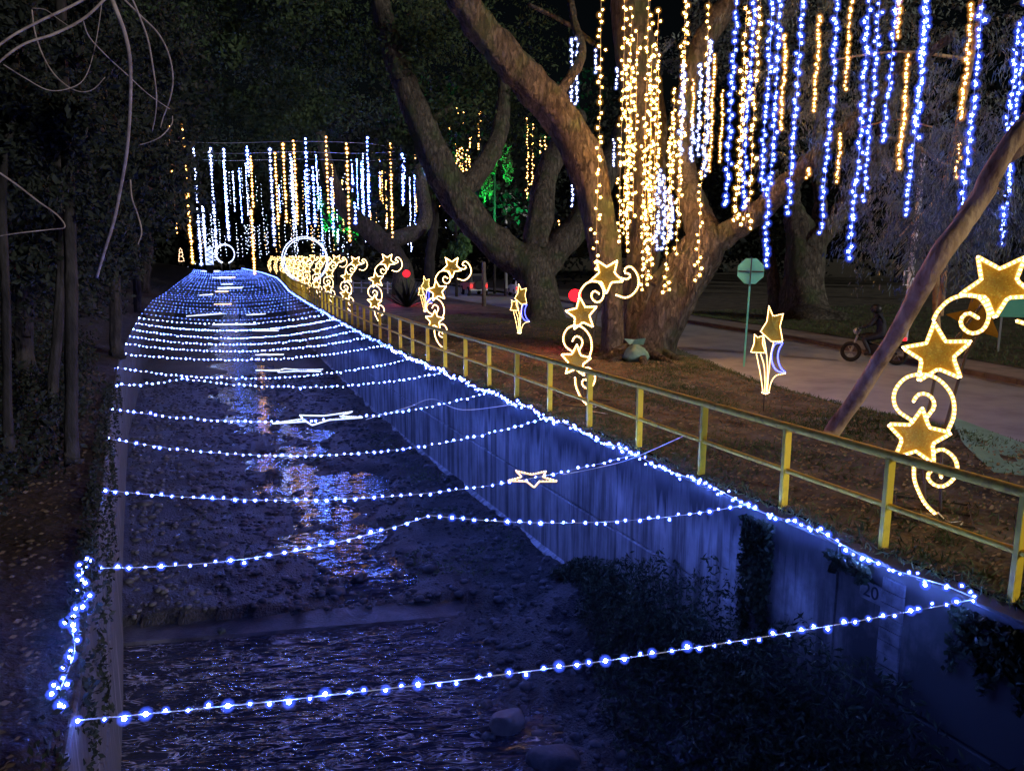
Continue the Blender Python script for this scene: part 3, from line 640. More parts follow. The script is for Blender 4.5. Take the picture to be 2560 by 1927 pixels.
for (q, w, white, rot) in ((d1(1150, 1033), 128, 0, .25), (d1(692, 904), 225, 1, .3), (r4(1740, 776), 170, 1, .1), (r4(1605, 682), 68, 1, .5), (r4(1592, 540), 62, 1, .2), (r4(1390, 503), 105, 1, .7),
    (r4(1230, 445), 95, 1, .1), (r4(1525, 443), 46, 1, .4), (r4(1330, 382), 42, 0, .2), (r4(1228, 327), 36, 1, .2), (r4(1372, 287), 62, 1, .5), (r4(1320, 308), 32, 0, .1),
    (z3(880, 885), 58, 1, .2), (z3(760, 935), 30, 0, .2), (z3(760, 745), 50, 1, .4), (z3(860, 740), 25, 0, .1), (z3(600, 655), 45, 1, .4), (z3(300, 605), 36, 1, .3), (z3(380, 560), 30, 1, .6), (z3(540, 612), 18, 0, .6), (z3(820, 835), 28, 1, 0)):
    flat_star(q[0], q[1], w, white, rot=rot, tilt=.06 if w == 128 else -.085)

# rings of white light over the walk
def ring(px, py, rpx, D, label):
    c = pd(px, py, D); r = rpx * D / F
    root = thing('ring_arch', label, 'light arch', (c.x, c.y, 0), R(-22))
    for nm, rr, y in (('outer_ring', r, 0), ('inner_ring', r * .93, .3)):
        b = MB(); pts = [(rr * math.sin(a), c.z + rr * math.cos(a)) for a in np.linspace(-2.75, 2.75, 60)]
        rope(b, pts, 'white_tube', 'white_bead', .0007 * D, .0035 * D, y); b.build(nm, root, smooth=True)
    for s in (-1, 1):
        b = MB(); b.tube([(s * r * .42, .15, 0), (s * r * .42, .15, c.z - r * .88)], .05, 'steel', 8); b.build('foot', root)
ring(762, 650, 57, 72, 'large white ring of light standing among the golden star figures')
ring(562, 635, 24, 140, 'small far white ring of light at the end of the railing')

# ================================================================== strings of bulbs
def star_bulb(name, core, cap, Rs, caps):
    b = MB(); v = [(0, -.4 * Rs, 0), (0, .4 * Rs, 0)]; f = []
    for k in range(10):
        a = k * math.pi / 5 + math.pi / 2; r = Rs if k % 2 == 0 else Rs * .42; v.append((r * math.cos(a), 0, r * math.sin(a)))
    for k in range(10): f += [(0, 2 + k, 2 + (k + 1) % 10), (1, 2 + (k + 1) % 10, 2 + k)]
    b.add(v, f, core)
    for c in caps: b.ball((0, 0, 0), Rs * c, cap, 2)  # nested additive shells, a bloom painted round the bulb
    return b.mesh(name)
def round_bulb(name, core, cap, r, caps):
    b = MB(); b.ball((0, 0, 0), r, core, 1)
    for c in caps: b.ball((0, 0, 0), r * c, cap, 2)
    return b.mesh(name)
ROUND = {c: round_bulb('bulb', c, c + '_cap', .0135, (1.35, 1.65, 1.95, 2.3, 2.7, 3.1)) for c in ('blue', 'cool')}  # _cap: halo shells, painted bloom
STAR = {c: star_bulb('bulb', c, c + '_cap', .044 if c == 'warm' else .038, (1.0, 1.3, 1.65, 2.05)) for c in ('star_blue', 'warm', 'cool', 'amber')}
def string_thing(label, group, pts, color, spacing, style, cable='cable', jitter=.02, parts=True, rb=.02, name='light_string', cr=.0045):
    """pts: cable path. bulbs are parts when they can be told apart, else one part"""
    root = thing(name, label, 'light string', tuple(pts[0]), group=group); o0 = np.array(tuple(pts[0]))
    b = MB(); b.tube([Vector(np.array(tuple(p)) - o0) for p in pts], cr, cable, 4, caps=False); b.build('cable', root)
    Q = resample(pts, spacing) - o0
    if parts:
        me = (STAR if style == 'star' else ROUND)[color]
        for q in Q:
            j = rng.normal(size=3) * jitter; s = random.choice([.62, .75, .85, .95, 1.05, 1.25]) if style == 'round' else random.uniform(.7, 1.15)
            link('bulb', me, root, Vector(q + j), (random.uniform(-.5, .5), random.uniform(-.5, .5), random.uniform(-.9, .3)), (s, s, s))
    else:
        b = MB()
        for q in Q:
            q = q + rng.normal(size=3) * jitter; s = random.choice([.6, .8, 1, 1, 1.3])
            b.ball(q, rb * s, color, 0)
            if rb > .016 and color + '_cap' in M: b.ball(q, rb * 2.1 * s, color + '_cap', 1); b.ball(q, rb * 1.5 * s, color + '_cap', 1)  # _cap balls: halo shells, a bloom painted round the bulb
        b.build('bulbs', root, kind='stuff')
    return root
def sag_line(a, b, sag, n=16, power=2):
    a, b = np.array(a), np.array(b); return [tuple(a + (b - a) * t - np.array([0, 0, sag * 4 * t * (1 - t)])) for t in np.linspace(0, 1, n + 1)]
GL = 'light strings crossing the stream'
LAB = 'string of small blue-white bulbs sagging across the canal from wall to wall'
yls = [5.45, 8.25, 11.12, 14.34, 17.2, 20.5, 23.6, 27.2, 30.2, 33] + [36 + 3.3 * k for k in range(12)] + [77 + 4.6 * k for k in range(26)]
for i, yl in enumerate(yls):
    yr = {0: 4.25, 1: 7.2, 2: 9.85, 3: 12.9, 4: 15.9}.get(i, yl - 1.3)
    A = (LX(yl) + .02, yl, .02); B = (WX(yr) - .02, yr, .02)
    if i == 0: pts = sag_line(A, B, .10); lab = 'blue-white bulb string stretched nearly straight across the canal below the gauge'
    elif i == 1:
        m_ = at(*d1(930, 1138), .02); m_.z = .16
        pts = sag_line(A, tuple(m_), .16, 10)[:-1] + sag_line(tuple(m_), B, .16, 10); lab = 'blue-white bulb string across the canal held up in a peak at its middle'
    elif i == 5:
        m_ = (LX(yl) + 1.5, yl - .3, .12); pts = sag_line(A, m_, .05, 5)[:-1] + sag_line(m_, B, .3, 12); lab = LAB
    else: pts = sag_line(A, B, random.uniform(.32, .52)); lab = LAB
    near = i < 11
    string_thing(lab, GL if lab == LAB else None, pts, 'blue' if yl < 45 else 'far_blue', .135 if yl < 40 else .22 if yl < 70 else .36, 'round', jitter=.012, parts=near, rb=.0145 + .00018 * max(0, yl - 20))
# string along the crown of the right wall, doubled
pts = [(WX(y) - .03 - .03 * abs(math.sin(y * 2.1)), y, .03 + .035 * math.sin(y * 3.3)) for y in np.arange(4.2, 25, .3)]
string_thing('crowded string of blue-white bulbs along the crown of the railing-side wall', None, pts, 'blue', .085, 'round', jitter=.025)
pts = [(WX(y) - .03, y, .03 + .03 * math.sin(y * 3.3)) for y in np.arange(25, 206, .8)]
string_thing('distant stretch of blue bulbs following the curve of the canal wall', None, pts, 'far_blue', .13, 'round', jitter=.03, parts=False, rb=.024)
pts = [(LX(y) - .05 - .06 * abs(math.sin(y * 3)), y, .14 + .05 * math.sin(y * 5)) for y in np.arange(5.4, 8.35, .12)]
string_thing('short string of blue bulbs along the crown of the bank-side wall', None, pts, 'blue', .10, 'round', jitter=.03)
# bare white leads strung with the bulbs
def lead(pts, r=.006): 
    b = MB(); b.tube([tuple(p) for p in spline(pts, 8)], r, 'cable', 5); b.build('power_lead', label='loose pale power lead slung from the wall crown over the canal', cat='cable', group='loose leads over the canal')
lead([at(*d1(790, 906), 0), at(*d1(880, 880), .1), at(*d1(935, 862), .25), at(*d1(1000, 885), .05), at(*d1(1120, 872), .03)])
lead([at(*d1(1215, 1025), -.05), at(*d1(1290, 1010), -.05), at(*d1(1365, 990), .03), at(*d1(1480, 940), .45)])

def up_to(P, py):                                   # straight up from P until the picture height py
    lo, hi = 0.0, 40.0
    for _ in range(40):
        m_ = (lo + hi) / 2
        if proj((P.x, P.y, P.z + m_))[1] > py: lo = m_
        else: hi = m_
    return (P.x, P.y, P.z + lo)
GH = {'warm': ('warm white star-bulb string hanging straight down before the orange-lit trunk', 'warm star strings before the trunk'),
      'blue': ('blue star-bulb string hanging from the branches over the verge', 'blue star strings over the verge'),
      'amber': ('thin amber bulb string hanging among the blue ones', 'amber strings among the blue'),
      'cool': ('dim cool white string of tiny bulbs hanging between the warm ones', 'dim cool strings among the warm')}
def hang(q0, q1, color, D, spacing=.125, jitter=.022, loop=False, lab=None):
    bot = pd(*q1, D); ty = q0[1] if q0[1] > 8 else -260; top = up_to(bot, ty)
    pts = [tuple(np.array(top) + (np.array(tuple(bot)) - np.array(top)) * t + np.array([.012 * math.sin(t * 11 + D), .012 * math.cos(t * 7), 0])) for t in np.linspace(0, 1, 24)]
    if loop: pts += [(bot.x + .06, bot.y, bot.z - .12), (bot.x + .02, bot.y - .04, bot.z - .3), (bot.x - .08, bot.y, bot.z - .28), (bot.x - .05, bot.y, bot.z - .1)]
    l, g_ = GH[color]
    if loop: l, g_ = 'warm star-bulb string whose lower end hangs in a loop', 'looped warm star strings'
    if lab: l, g_ = lab, None
    return string_thing(l, g_, pts, 'star_blue' if color == 'blue' else color, spacing, 'star', 'warm_cable' if color in ('warm', 'amber') else 'cable', jitter, name='hanging_light_string')
for (x, y0, x1, y1, dd, lp) in ((1130, 0, 1070, 1220, 16.5, 0), (1245, 0, 1172, 1100, 18, 0), (1275, 60, 1205, 1130, 18.6, 0), (1340, 0, 1275, 1090, 17.8, 0), (1330, 200, 1292, 1290, 19, 0), (1352, 60, 1315, 1260, 18, 0),
    (1205, 280, 1192, 1060, 18.4, 0), (1225, 300, 1215, 1000, 19.3, 0), (1385, 520, 1385, 1270, 17.5, 1), (1445, 0, 1432, 1150, 17.6, 0), (1490, 0, 1442, 1005, 18.3, 0), (1610, 0, 1532, 1210, 16.8, 1), (1300, 560, 1276, 1310, 19.4, 0), (1420, 400, 1405, 1000, 19.6, 0), (1260, 150, 1235, 980, 18.2, 0), (1310, 400, 1300, 1180, 18.8, 0), (1365, 250, 1330, 1100, 19.1, 0), (1230, 500, 1205, 1090, 17.9, 0), (1405, 620, 1390, 1080, 18.1, 0)):
    hang(r1(x, y0), r1(x1, y1), 'warm', 21.5 + (dd - 18) * .7, .185, .045, lp)
for (x, y0, x1, y1, dd, lp) in ((520, 0, 432, 1230, 15.5, 1), (600, 0, 505, 1270, 15.2, 1), (485, 350, 450, 1150, 17, 0)): hang(r3(x, y0), r3(x1, y1), 'warm', dd + 2, .15, .035, lp)
for (x, y0, x1, y1, dd) in ((335, 330, 272, 1020, 19), (215, 480, 168, 740, 21), (360, 540, 332, 960, 22), (735, 210, 692, 770, 17), (935, 100, 893, 660, 16), (1120, 10, 1078, 530, 17), (1460, 330, 1398, 1000, 15), (1840, 30, 1768, 700, 14),
    (1755, 860, 1740, 1050, 15), (1050, 800, 1030, 1080, 18), (870, 995, 857, 1060, 19), (1410, 0, 1390, 220, 15)): hang(r3(x, y0), r3(x1, y1), 'amber', dd, .085, .012)
for (x, y0, x1, y1, dd) in ((455, 0, 372, 1220, 15), (550, 0, 472, 1230, 16), (660, 0, 582, 1120, 14.6), (712, 0, 604, 1585, 14.2), (850, 0, 743, 1270, 14), (1060, 0, 942, 1385, 13.6), (1255, 0, 1112, 1525, 13.2), (1300, 0, 1193, 1200, 13.6),
    (1400, 0, 1312, 840, 13.5), (1555, 0, 1452, 1280, 12.6), (1590, 0, 1505, 720, 13), (1905, 0, 1775, 1250, 12.5), (2120, 0, 2010, 1440, 13.5), (2160, 150, 2045, 760, 14), (2090, 940, 2018, 1400, 14.2)): hang(r3(x, y0), r3(x1, y1), 'blue', dd, .1, .022, lab={712: 'blue star-bulb string reaching down to the corner of the stop sign', 2120: 'blue star-bulb string reaching down to the top gold star', 1255: 'longest blue star-bulb string, ending right of the flaking trunk', 2160: 'short blue star-bulb string ending above the leaning trunk', 2090: 'short blue star-bulb string emerging below the leaning trunk'}.get(x))
for (x, y0, x1, y1, dd) in ((1380, 230, 1376, 600, 24), (1412, 240, 1406, 620, 24.5), (1520, 310, 1520, 430, 23), (1642, 410, 1645, 520, 24), (1626, 830, 1626, 990, 26), (1382, 1110, 1382, 1230, 30)): hang(r2(x, y0), r2(x1, y1), 'cool', dd, .11, .02)
for (x, y0, x1, y1, dd) in ((1345, 780, 1345, 1120, 21), (1375, 800, 1372, 1130, 21.5), (1408, 900, 1405, 1080, 22), (1455, 290, 1452, 700, 20.5), (1490, 540, 1500, 730, 22), (1585, 180, 1560, 800, 20), (1530, 290, 1528, 700, 23)): hang(r1(x, y0), r1(x1, y1), 'cool', dd, .075, .03)

# far strings hanging over the canal and walk
GF = {'warm': ('distant amber string of drop lights hanging over the walk and canal', 'far amber drop lights'), 'blue': ('distant blue string of drop lights hanging over the canal', 'far blue drop lights'), 'cool': ('distant white string of drop lights hanging over the canal', 'far white drop lights')}
def far(zf, x, yb, yt, color, D, rb=.075, spacing=.23, jitter=.01, tiny=False):
    bot = pd(*zf(x, yb), D); top = up_to(bot, zf(x, yt)[1]); l, g_ = GF[color]
    string_thing(l, g_, [top, tuple((np.array(top) + np.array(tuple(bot))) / 2), tuple(bot)], ('far_' if tiny else 'drop_') + ('amber' if color == 'warm' else color), spacing, 'round', 'cable', jitter, False, rb * D / 55, 'drop_light_string')
for (x, yb, yt, c, D) in ((175, 1170, 70, 'warm', 42), (315, 1220, 60, 'warm', 46), (340, 1480, 800, 'warm', 60), (430, 1500, 270, 'cool', 55), (470, 1300, 900, 'cool', 75), (592, 1400, 300, 'cool', 52), (718, 1250, 305, 'cool', 50), (922, 580, 280, 'blue', 46),
    (970, 900, 380, 'warm', 55), (985, 1600, 950, 'warm', 60), (1192, 1300, 310, 'cool', 48), (1232, 1080, 350, 'warm', 50), (1318, 1060, 260, 'warm', 47), (1392, 1130, 360, 'cool', 45), (1430, 1080, 220, 'warm', 46), (1550, 1070, 200, 'blue', 42), (1615, 1100, 500, 'blue', 46),
    (1755, 960, 180, 'warm', 42), (1805, 1200, 620, 'blue', 46), (1975, 1250, 250, 'warm', 42), (2005, 660, 540, 'blue', 44), (2035, 1070, 870, 'blue', 46)): far(r7, x, yb, yt, c, D)
for (x, yb, yt, c, D) in ((512, 1030, 340, 'blue', 44), (718, 1220, 390, 'warm', 46), (815, 920, 450, 'blue', 46)): far(r5, x, yb, yt, c, D)
for (x, yb, yt) in ((1230, 260, 90), (1300, 130, 70), (1495, 440, 90), (1345, 720, 420), (1290, 650, 400), (1320, 700, 430), (1380, 640, 470), (1410, 600, 500), (1350, 210, 120), (1410, 430, 330), (1180, 130, 80), (1920, 880, 170), (1965, 1040, 220), (2030, 1110, 640), (2060, 960, 600), (2105, 820, 560), (2040, 480, 340), (2080, 500, 345), (2200, 1270, 1090)):
    far(r5, x, yb, yt, 'warm', 50 + random.random() * 8, .045, .2, .05)
for k in range(34):
    x = random.uniform(560, 1010) if k < 22 else random.uniform(880, 1090); yt = random.uniform(375, 470)
    far(lambda a, c: (a, c), x, yt + random.uniform(60, 190), yt, random.choice(['blue', 'warm', 'blue', 'cool']), random.uniform(55, 80), .034, .2, .02)
for D, y0, y1, ym in ((43, 352, 372, 358), (47, 372, 378, 384), (52, 392, 398, 402)):           # span wires the drop lights hang from
    b = MB(); b.tube([tuple(p) for p in spline([pd(395, y0, D), pd(560, ym, D), pd(740, ym - 4, D), pd(900, ym, D), pd(1010, y1, D)], 6)], .012, 'cable', 4)
    b.build('span_wire', label='thin span wire carrying drop lights from tree to tree over the canal', cat='wire', group='span wires over the canal')
for k in range(120):                                     # curtains of tiny lights far behind
    x = random.uniform(505, 885) if k < 98 else random.uniform(940, 1140); D = random.uniform(85, 130)
    yb = random.uniform(600, 650) if k < 98 else random.uniform(560, 625); yt = yb - random.uniform(35, 90)
    if k % 3 == 0 and x > 560: yb -= 110; yt -= 110
    far(lambda a, c: (a, c), x, yb, yt, random.choice(['cool', 'cool', 'warm', 'cool', 'cool']), D, .02, .5, .05, True)
# ==PART4==
# ================================================================== trees
def limb(pts, n=8):
    """pts: (px, py, depth, radius in picture units of 2560) -> world path + radii"""
    out = []; rad = []
    for p in spline(pts, n):
        out.append(pd(p[0], p[1], p[2])); rad.append(p[3] * p[2] / F)
    return out, rad
def tree(name, label, root, limbs, crown, bark='bark', group=None, leaf='leaf', lsize=(.1, .24), rough=.22, cat='tree', crown_mesh=None, nleaf=900):
    t = thing(name, label, cat, tuple(root), group=group); o = Vector(root)
    b = MB()
    for i, L in enumerate(limbs[:1]):
        P, r = L; b.tube([p - o for p in P], r, bark, 30, True, rough, i * 3.7)
    b.build('trunk', t, smooth=True)
    for i, L in enumerate(limbs[1:]):
        b = MB(); P, r = L; b.tube([p - o for p in P], r, bark, 24, True, rough, i * 2.3 + 5); b.build('limb', t, smooth=True)
    if crown:
        Q, z = clumps(crown, nleaf, lsize); link('crown', leaf_mesh('crown', Q - np.array(o), z, leaf), t, kind='stuff')
    if crown_mesh: link('crown', crown_mesh, t, kind='stuff')
    return t
def pix(z, lst): return [(*z(p[0], p[1]), p[2], p[3]) for p in lst]
U = .5525
D0 = 24.5
main = [limb(pix(r1, [(1290, 1640, 25, 92 * U), (1275, 1560, 25.1, 74 * U), (1262, 1350, 25.2, 66 * U), (1285, 1100, 25.2, 78 * U), (1295, 800, 25.2, 90 * U), (1280, 500, 25, 92 * U), (1240, 200, 25, 88 * U), (1210, -150, 25, 80 * U)])),
  limb(pix(r1, [(1140, 1640, 23.6, 66 * U), (1142, 1560, 23.6, 52 * U), (1140, 1350, 23.7, 50 * U), (1110, 1130, 23.8, 68 * U), (1062, 900, 23.8, 78 * U), (1000, 700, 23.6, 84 * U), (870, 490, 23.2, 84 * U), (690, 285, 22.6, 78 * U), (545, 120, 22, 72 * U), (450, -20, 21.4, 68 * U), (330, -200, 20.5, 50 * U)])),
  limb(pix(r1, [(1300, 1650, 23.6, 150 * U), (1318, 1570, 23.6, 110 * U), (1385, 1410, 23.4, 96 * U), (1490, 1240, 23.3, 92 * U), (1560, 1090, 23.2, 88 * U), (1510, 930, 23.4, 62 * U), (1460, 760, 23.8, 56 * U), (1470, 500, 24, 52 * U), (1540, 230, 24, 50 * U), (1660, 30, 24, 48 * U), (1780, -150, 24, 42 * U)])),
  limb(pix(r1, [(1560, 1130, 23.1, 66 * U), (1660, 1060, 22.8, 54 * U), (1800, 960, 22, 50 * U), (1940, 830, 21, 46 * U), (2080, 690, 20, 40 * U), (2250, 540, 19, 32 * U), (2450, 330, 18, 24 * U), (2700, 150, 17, 16 * U)])),
  limb(pix(r1, [(1340, 1300, 23.8, 40 * U), (1420, 1180, 23.7, 34 * U), (1480, 1100, 23.6, 30 * U), (1560, 1010, 23.5, 26 * U)])),
  limb(pix(r1, [(870, 470, 23.2, 26 * U), (1000, 260, 24, 20 * U), (970, 100, 25, 17 * U), (940, -60, 26, 14 * U)])),
  limb(pix(r1, [(1060, 200, 26, 12 * U), (940, 110, 26, 10 * U), (760, 20, 26, 8 * U)]))]
base = at(*r1(1300, 1625))
RAIN = tree('rain_tree', 'massive many-stemmed tree behind the warm star strings with orange-lit bark', base, main,
     [(pd(x, y, D), (3.0, 3.0, 2.0)) for x, y, D in ((1000, -120, 24), (1250, -220, 27), (1500, -260, 27), (1800, -250, 26), (2100, -260, 22), (1150, -60, 30), (1350, -80, 31), (850, -60, 25))], rough=.24, nleaf=1500)
U2 = .5525
sec = [limb(pix(r1, [(835, 1500, 37.5, 150 * U2), (835, 1430, 37.6, 92 * U2), (815, 1300, 37.8, 84 * U2), (770, 1200, 38, 92 * U2), (690, 1150, 38, 80 * U2), (560, 1050, 37.6, 70 * U2), (440, 890, 37, 72 * U2), (340, 700, 36.4, 68 * U2), (235, 450, 36, 58 * U2), (140, 200, 36, 48 * U2), (80, -40, 36, 40 * U2)])),
  limb(pix(r1, [(790, 1230, 38, 80 * U2), (880, 1140, 38, 66 * U2), (980, 1030, 38, 62 * U2), (1060, 900, 38.4, 56 * U2), (1150, 700, 39, 46 * U2), (1250, 400, 40, 40 * U2)])),
  limb(pix(r1, [(800, 1130, 38, 62 * U2), (815, 960, 38.2, 58 * U2), (850, 780, 38.6, 54 * U2), (920, 640, 39, 44 * U2), (1000, 520, 39.5, 34 * U2)])),
  limb(pix(r1, [(430, 880, 37, 50 * U2), (520, 800, 37.4, 48 * U2), (600, 680, 38, 42 * U2), (640, 540, 38.6, 34 * U2), (660, 300, 39, 26 * U2)])),
  limb(pix(r1, [(300, 640, 36.2, 20 * U2), (340, 540, 37, 17 * U2), (420, 480, 38, 13 * U2)]))]
tree('rain_tree', 'dark tree forking wide in a V between the cars and the railing', at(*r1(835, 1440)), sec,
     [(pd(x, y, D), (4.5, 4.5, 2.6)) for x, y, D in ((930, 120, 38), (1080, 60, 42), (1200, 150, 44), (860, 20, 40), (1000, 220, 46), (1120, 290, 44), (760, 120, 42), (1250, 250, 42), (1090, 260, 37), (700, 40, 40))], rough=.2, nleaf=2200, lsize=(.14, .34))
U3 = .3423
ter = [limb(pix(rR, [(340, 1650, 36.6, 300 * U3), (335, 1560, 36.8, 185 * U3), (330, 1400, 37, 158 * U3), (325, 1200, 37, 140 * U3), (320, 1050, 37, 140 * U3), (275, 900, 37, 95 * U3), (240, 760, 37, 62 * U3), (250, 600, 37.5, 40 * U3)])),
  limb(pix(rR, [(360, 1080, 36.8, 110 * U3), (450, 960, 36.6, 90 * U3), (560, 850, 36.4, 82 * U3), (690, 700, 36, 78 * U3), (800, 520, 35.6, 70 * U3), (880, 330, 35, 58 * U3), (940, 80, 34.5, 48 * U3), (1010, -400, 34, 40 * U3)])),
  limb(pix(rR, [(400, 960, 37.4, 60 * U3), (440, 780, 37.8, 46 * U3), (420, 600, 38, 40 * U3), (400, 420, 38.5, 34 * U3), (430, 100, 39, 26 * U3)])),
  limb(pix(rR, [(110, 1600, 38, 70 * U3), (105, 1400, 38.2, 46 * U3), (70, 1150, 38.5, 40 * U3), (30, 900, 39, 36 * U3), (60, 600, 39.5, 30 * U3)])),
  limb(pix(rR, [(1500, -20, 33, 34 * U3), (1300, 90, 34, 30 * U3), (1050, 330, 35, 30 * U3)]))]
tree('rain_tree', 'broad grey flaking trunk beyond the pavement behind the stop sign', at(*rR(330, 1600)), ter,
     [(pd(x, y, D), (4.0, 4.0, 2.6)) for x, y, D in ((1900, 60, 34), (2100, 120, 36), (2300, 40, 33), (2480, 160, 32), (2000, 260, 40), (1750, 160, 40))], 'bark', rough=.2, nleaf=2200, lsize=(.12, .3), leaf='leaf_grey')
for k in range(9):
    a = R(150 + k * 29); p0 = Vector((base.x, base.y + .3, .25)); L_ = random.uniform(1.2, 2.4); dr_ = Vector((math.cos(a), math.sin(a), 0))
    pts = [p0 - base + dr_ * L_ * t + Vector((fn(k, t * 2, 1) * .25, fn(t * 2, k, 1) * .25, .12 - .42 * t)) for t in np.linspace(.15, 1, 8)]
    b = MB(); b.tube(pts, list(np.linspace(.2, .05, 8)), 'bark', 10, True, .2, k); b.build('root', RAIN, smooth=True); 
# feathery foliage drooping into the light
roots = []
for (x, y, sx, sy, D, n) in ((2280, 330, 120, 90, 17, 70), (2420, 470, 90, 90, 15, 90), (2250, 520, 90, 60, 17, 60), (2480, 300, 80, 130, 15, 60), (2120, 150, 160, 110, 19, 70), (2350, 620, 70, 40, 16, 50), (2060, 330, 80, 90, 22, 50), (2520, 560, 50, 60, 13, 40)):
    for k in range(n): roots.append(tuple(pd(x + random.gauss(0, sx), y + random.gauss(0, sy) - 40, D + random.uniform(-2, 2))))
rt = at(2320, 850)
w = [limb([(2345, 870, 24, 10), (2340, 760, 24, 8), (2345, 600, 23, 8), (2370, 420, 21, 7), (2420, 200, 19, 6), (2460, -50, 18, 5)])]
for q in ([(2370, 420, 21, 6), (2280, 360, 19, 4), (2200, 340, 17, 2.5)], [(2390, 330, 20, 5), (2470, 420, 17, 3), (2520, 520, 14, 2)], [(2360, 480, 21.5, 5), (2300, 540, 19, 3), (2250, 590, 17, 2)], [(2430, 150, 18.6, 5), (2250, 130, 18, 3), (2080, 150, 18, 2)], [(2120, 330, 20, 3), (2240, 300, 19, 2.2), (2330, 318, 18.5, 2)]): w.append(limb(q))
me = sprays(roots, 1.3, 60, .13, 'leaf_grey', 'crown', .07, 1.0)
V = np.zeros(len(me.vertices) * 3); me.vertices.foreach_get('co', V); V = V.reshape(-1, 3) - np.array(rt); me.vertices.foreach_set('co', V.ravel())
tree('weeping_tree', 'slender tree with grey feathery foliage drooping behind the blue strings', rt, w, None, 'pale_bark', crown_mesh=me, rough=.1)
# palm-like fronds low behind the leaning trunk
def frond_plant(name, label, p, n, L, leaf, m='leaf', sag=1.0, up=1.0, group=None, stem=0.0):
    root = thing(name, label, 'plant', tuple(p), group=group)
    if stem: b = MB(); b.tube([(0, 0, -.1), (.03, 0, stem * .5), (0, .03, stem)], [.09, .07, .06], 'pale_bark', 8, rough=.2); b.build('stem', root, smooth=True)
    for k in range(n):
        a = k / n * 6.28 + random.random() * .5; e = random.uniform(.35, 1.1) * up; b = MB(); pts = []
        l_ = L * random.uniform(.75, 1.15)
        for t in np.linspace(0, 1, 9): pts.append(Vector((math.cos(a) * t * l_ * .8, math.sin(a) * t * l_ * .8, stem + e * t * l_ - sag * t * t * l_)))
        b.tube(pts, [.012 * (1 - .8 * t) for t in np.linspace(0, 1, 9)], m, 4)
        for i in range(1, 9):
            for s in (-1, 1):
                for h in (0, .5):
                    q = pts[i - 1].lerp(pts[i], h); d = (pts[i] - pts[i - 1]).normalized(); w_ = d.cross(Vector((0, 0, 1))).normalized() * s
                    tip = q + (w_ * .8 + d * .6 - Vector((0, 0, .45))) * leaf; mid = q.lerp(tip, .45) + d * leaf * .07
                    b.add([q, mid, tip, q.lerp(tip, .5) - d * leaf * .07], [(0, 1, 2, 3)], m)
        b.build('frond', root)
    return root
frond_plant('palm', 'young palm with drooping fronds behind the leaning trunk', pd(2350, 780, 21), 12, 2.0, .5, 'leaf_grey', 1.1, 1.0, stem=2.3)
frond_plant('palm', 'small palm drooping round the thin pale pole', pd(2270, 760, 23), 10, 1.2, .35, 'leaf_grey', 1.2, .9, stem=2.4)
# leaning bare trunk
lp = at(*r6(960, 1210))
lt = thing('leaning_trunk', 'slim smooth bare trunk leaning over the verge past the stop sign', 'tree', tuple(lp))
def lean(px, py, t): return pd(px, py, np.interp(t, [0, 1], [13.2, 10.2]))
P = [lp] + [lean(*q, t) for q, t in ((r6(1000, 1140), .05), (r6(1180, 880), .25), (r6(1360, 590), .45), (r6(1480, 380), .6), (r6(1640, 90), .8), (r3(1850, 1230), .82), (r3(1950, 1040), .9), (r3(2060, 860), .97), (r3(2200, 690), 1.05), (r3(2400, 420), 1.2))]
P[0] = P[0] + (P[0] - P[1]) * .3
pp = [Vector(q) for q in spline([tuple(p) for p in P], 6)]
rr = list(np.interp(np.linspace(0, 1, len(pp)), [0, .2, .6, 1], [.13, .125, .145, .13]))
b = MB(); b.tube([p - lp for p in pp], rr, 'pale_bark', 16, True, .16); b.build('trunk', lt, smooth=True)
P = [lean(*r3(2010, 960), .93), lean(*r3(2110, 900), .98), lean(*r3(2300, 800), 1.05)]
b = MB(); b.tube([p - lp for p in P], [.09, .08, .07], 'pale_bark', 10, True, .07); b.build('limb', lt, smooth=True)
# trees standing further along the walk
def plain_tree(px, py, D, path, crown, label, bark='dark_bark', group=None, leaf='leaf', lsize=(.2, .5), nleaf=900):
    tree('park_tree', label, pd(px, py, D), [limb(q) for q in path], crown, bark, group, leaf, lsize, .15, nleaf=nleaf)
plain_tree(960, 740, 60, [[(1010, 740, 60, 30), (1000, 660, 60, 26), (940, 590, 60, 24), (870, 530, 59, 20), (830, 450, 58, 16), (800, 330, 57, 12)], [(960, 610, 60, 22), (1060, 560, 61, 18), (1050, 430, 62, 15), (1080, 300, 63, 10)]],
  [(pd(x, y, D), (5, 5, 3)) for x, y, D in ((700, 300, 60), (820, 320, 62), (600, 260, 58), (950, 330, 64), (560, 330, 66), (760, 230, 55), (560, 80, 45), (640, 0, 40), (520, 180, 50), (480, 20, 38))], 'low leaning trunk beyond the golden figures with a wide dark crown', 'bark', nleaf=2400)
plain_tree(1060, 700, 66, [[(1075, 720, 66, 16), (1075, 640, 66, 13), (1085, 540, 66, 11), (1060, 430, 66, 9)]], [(pd(1080, 430, 66), (4, 4, 3))], 'thin straight tree behind the low leaning trunk')
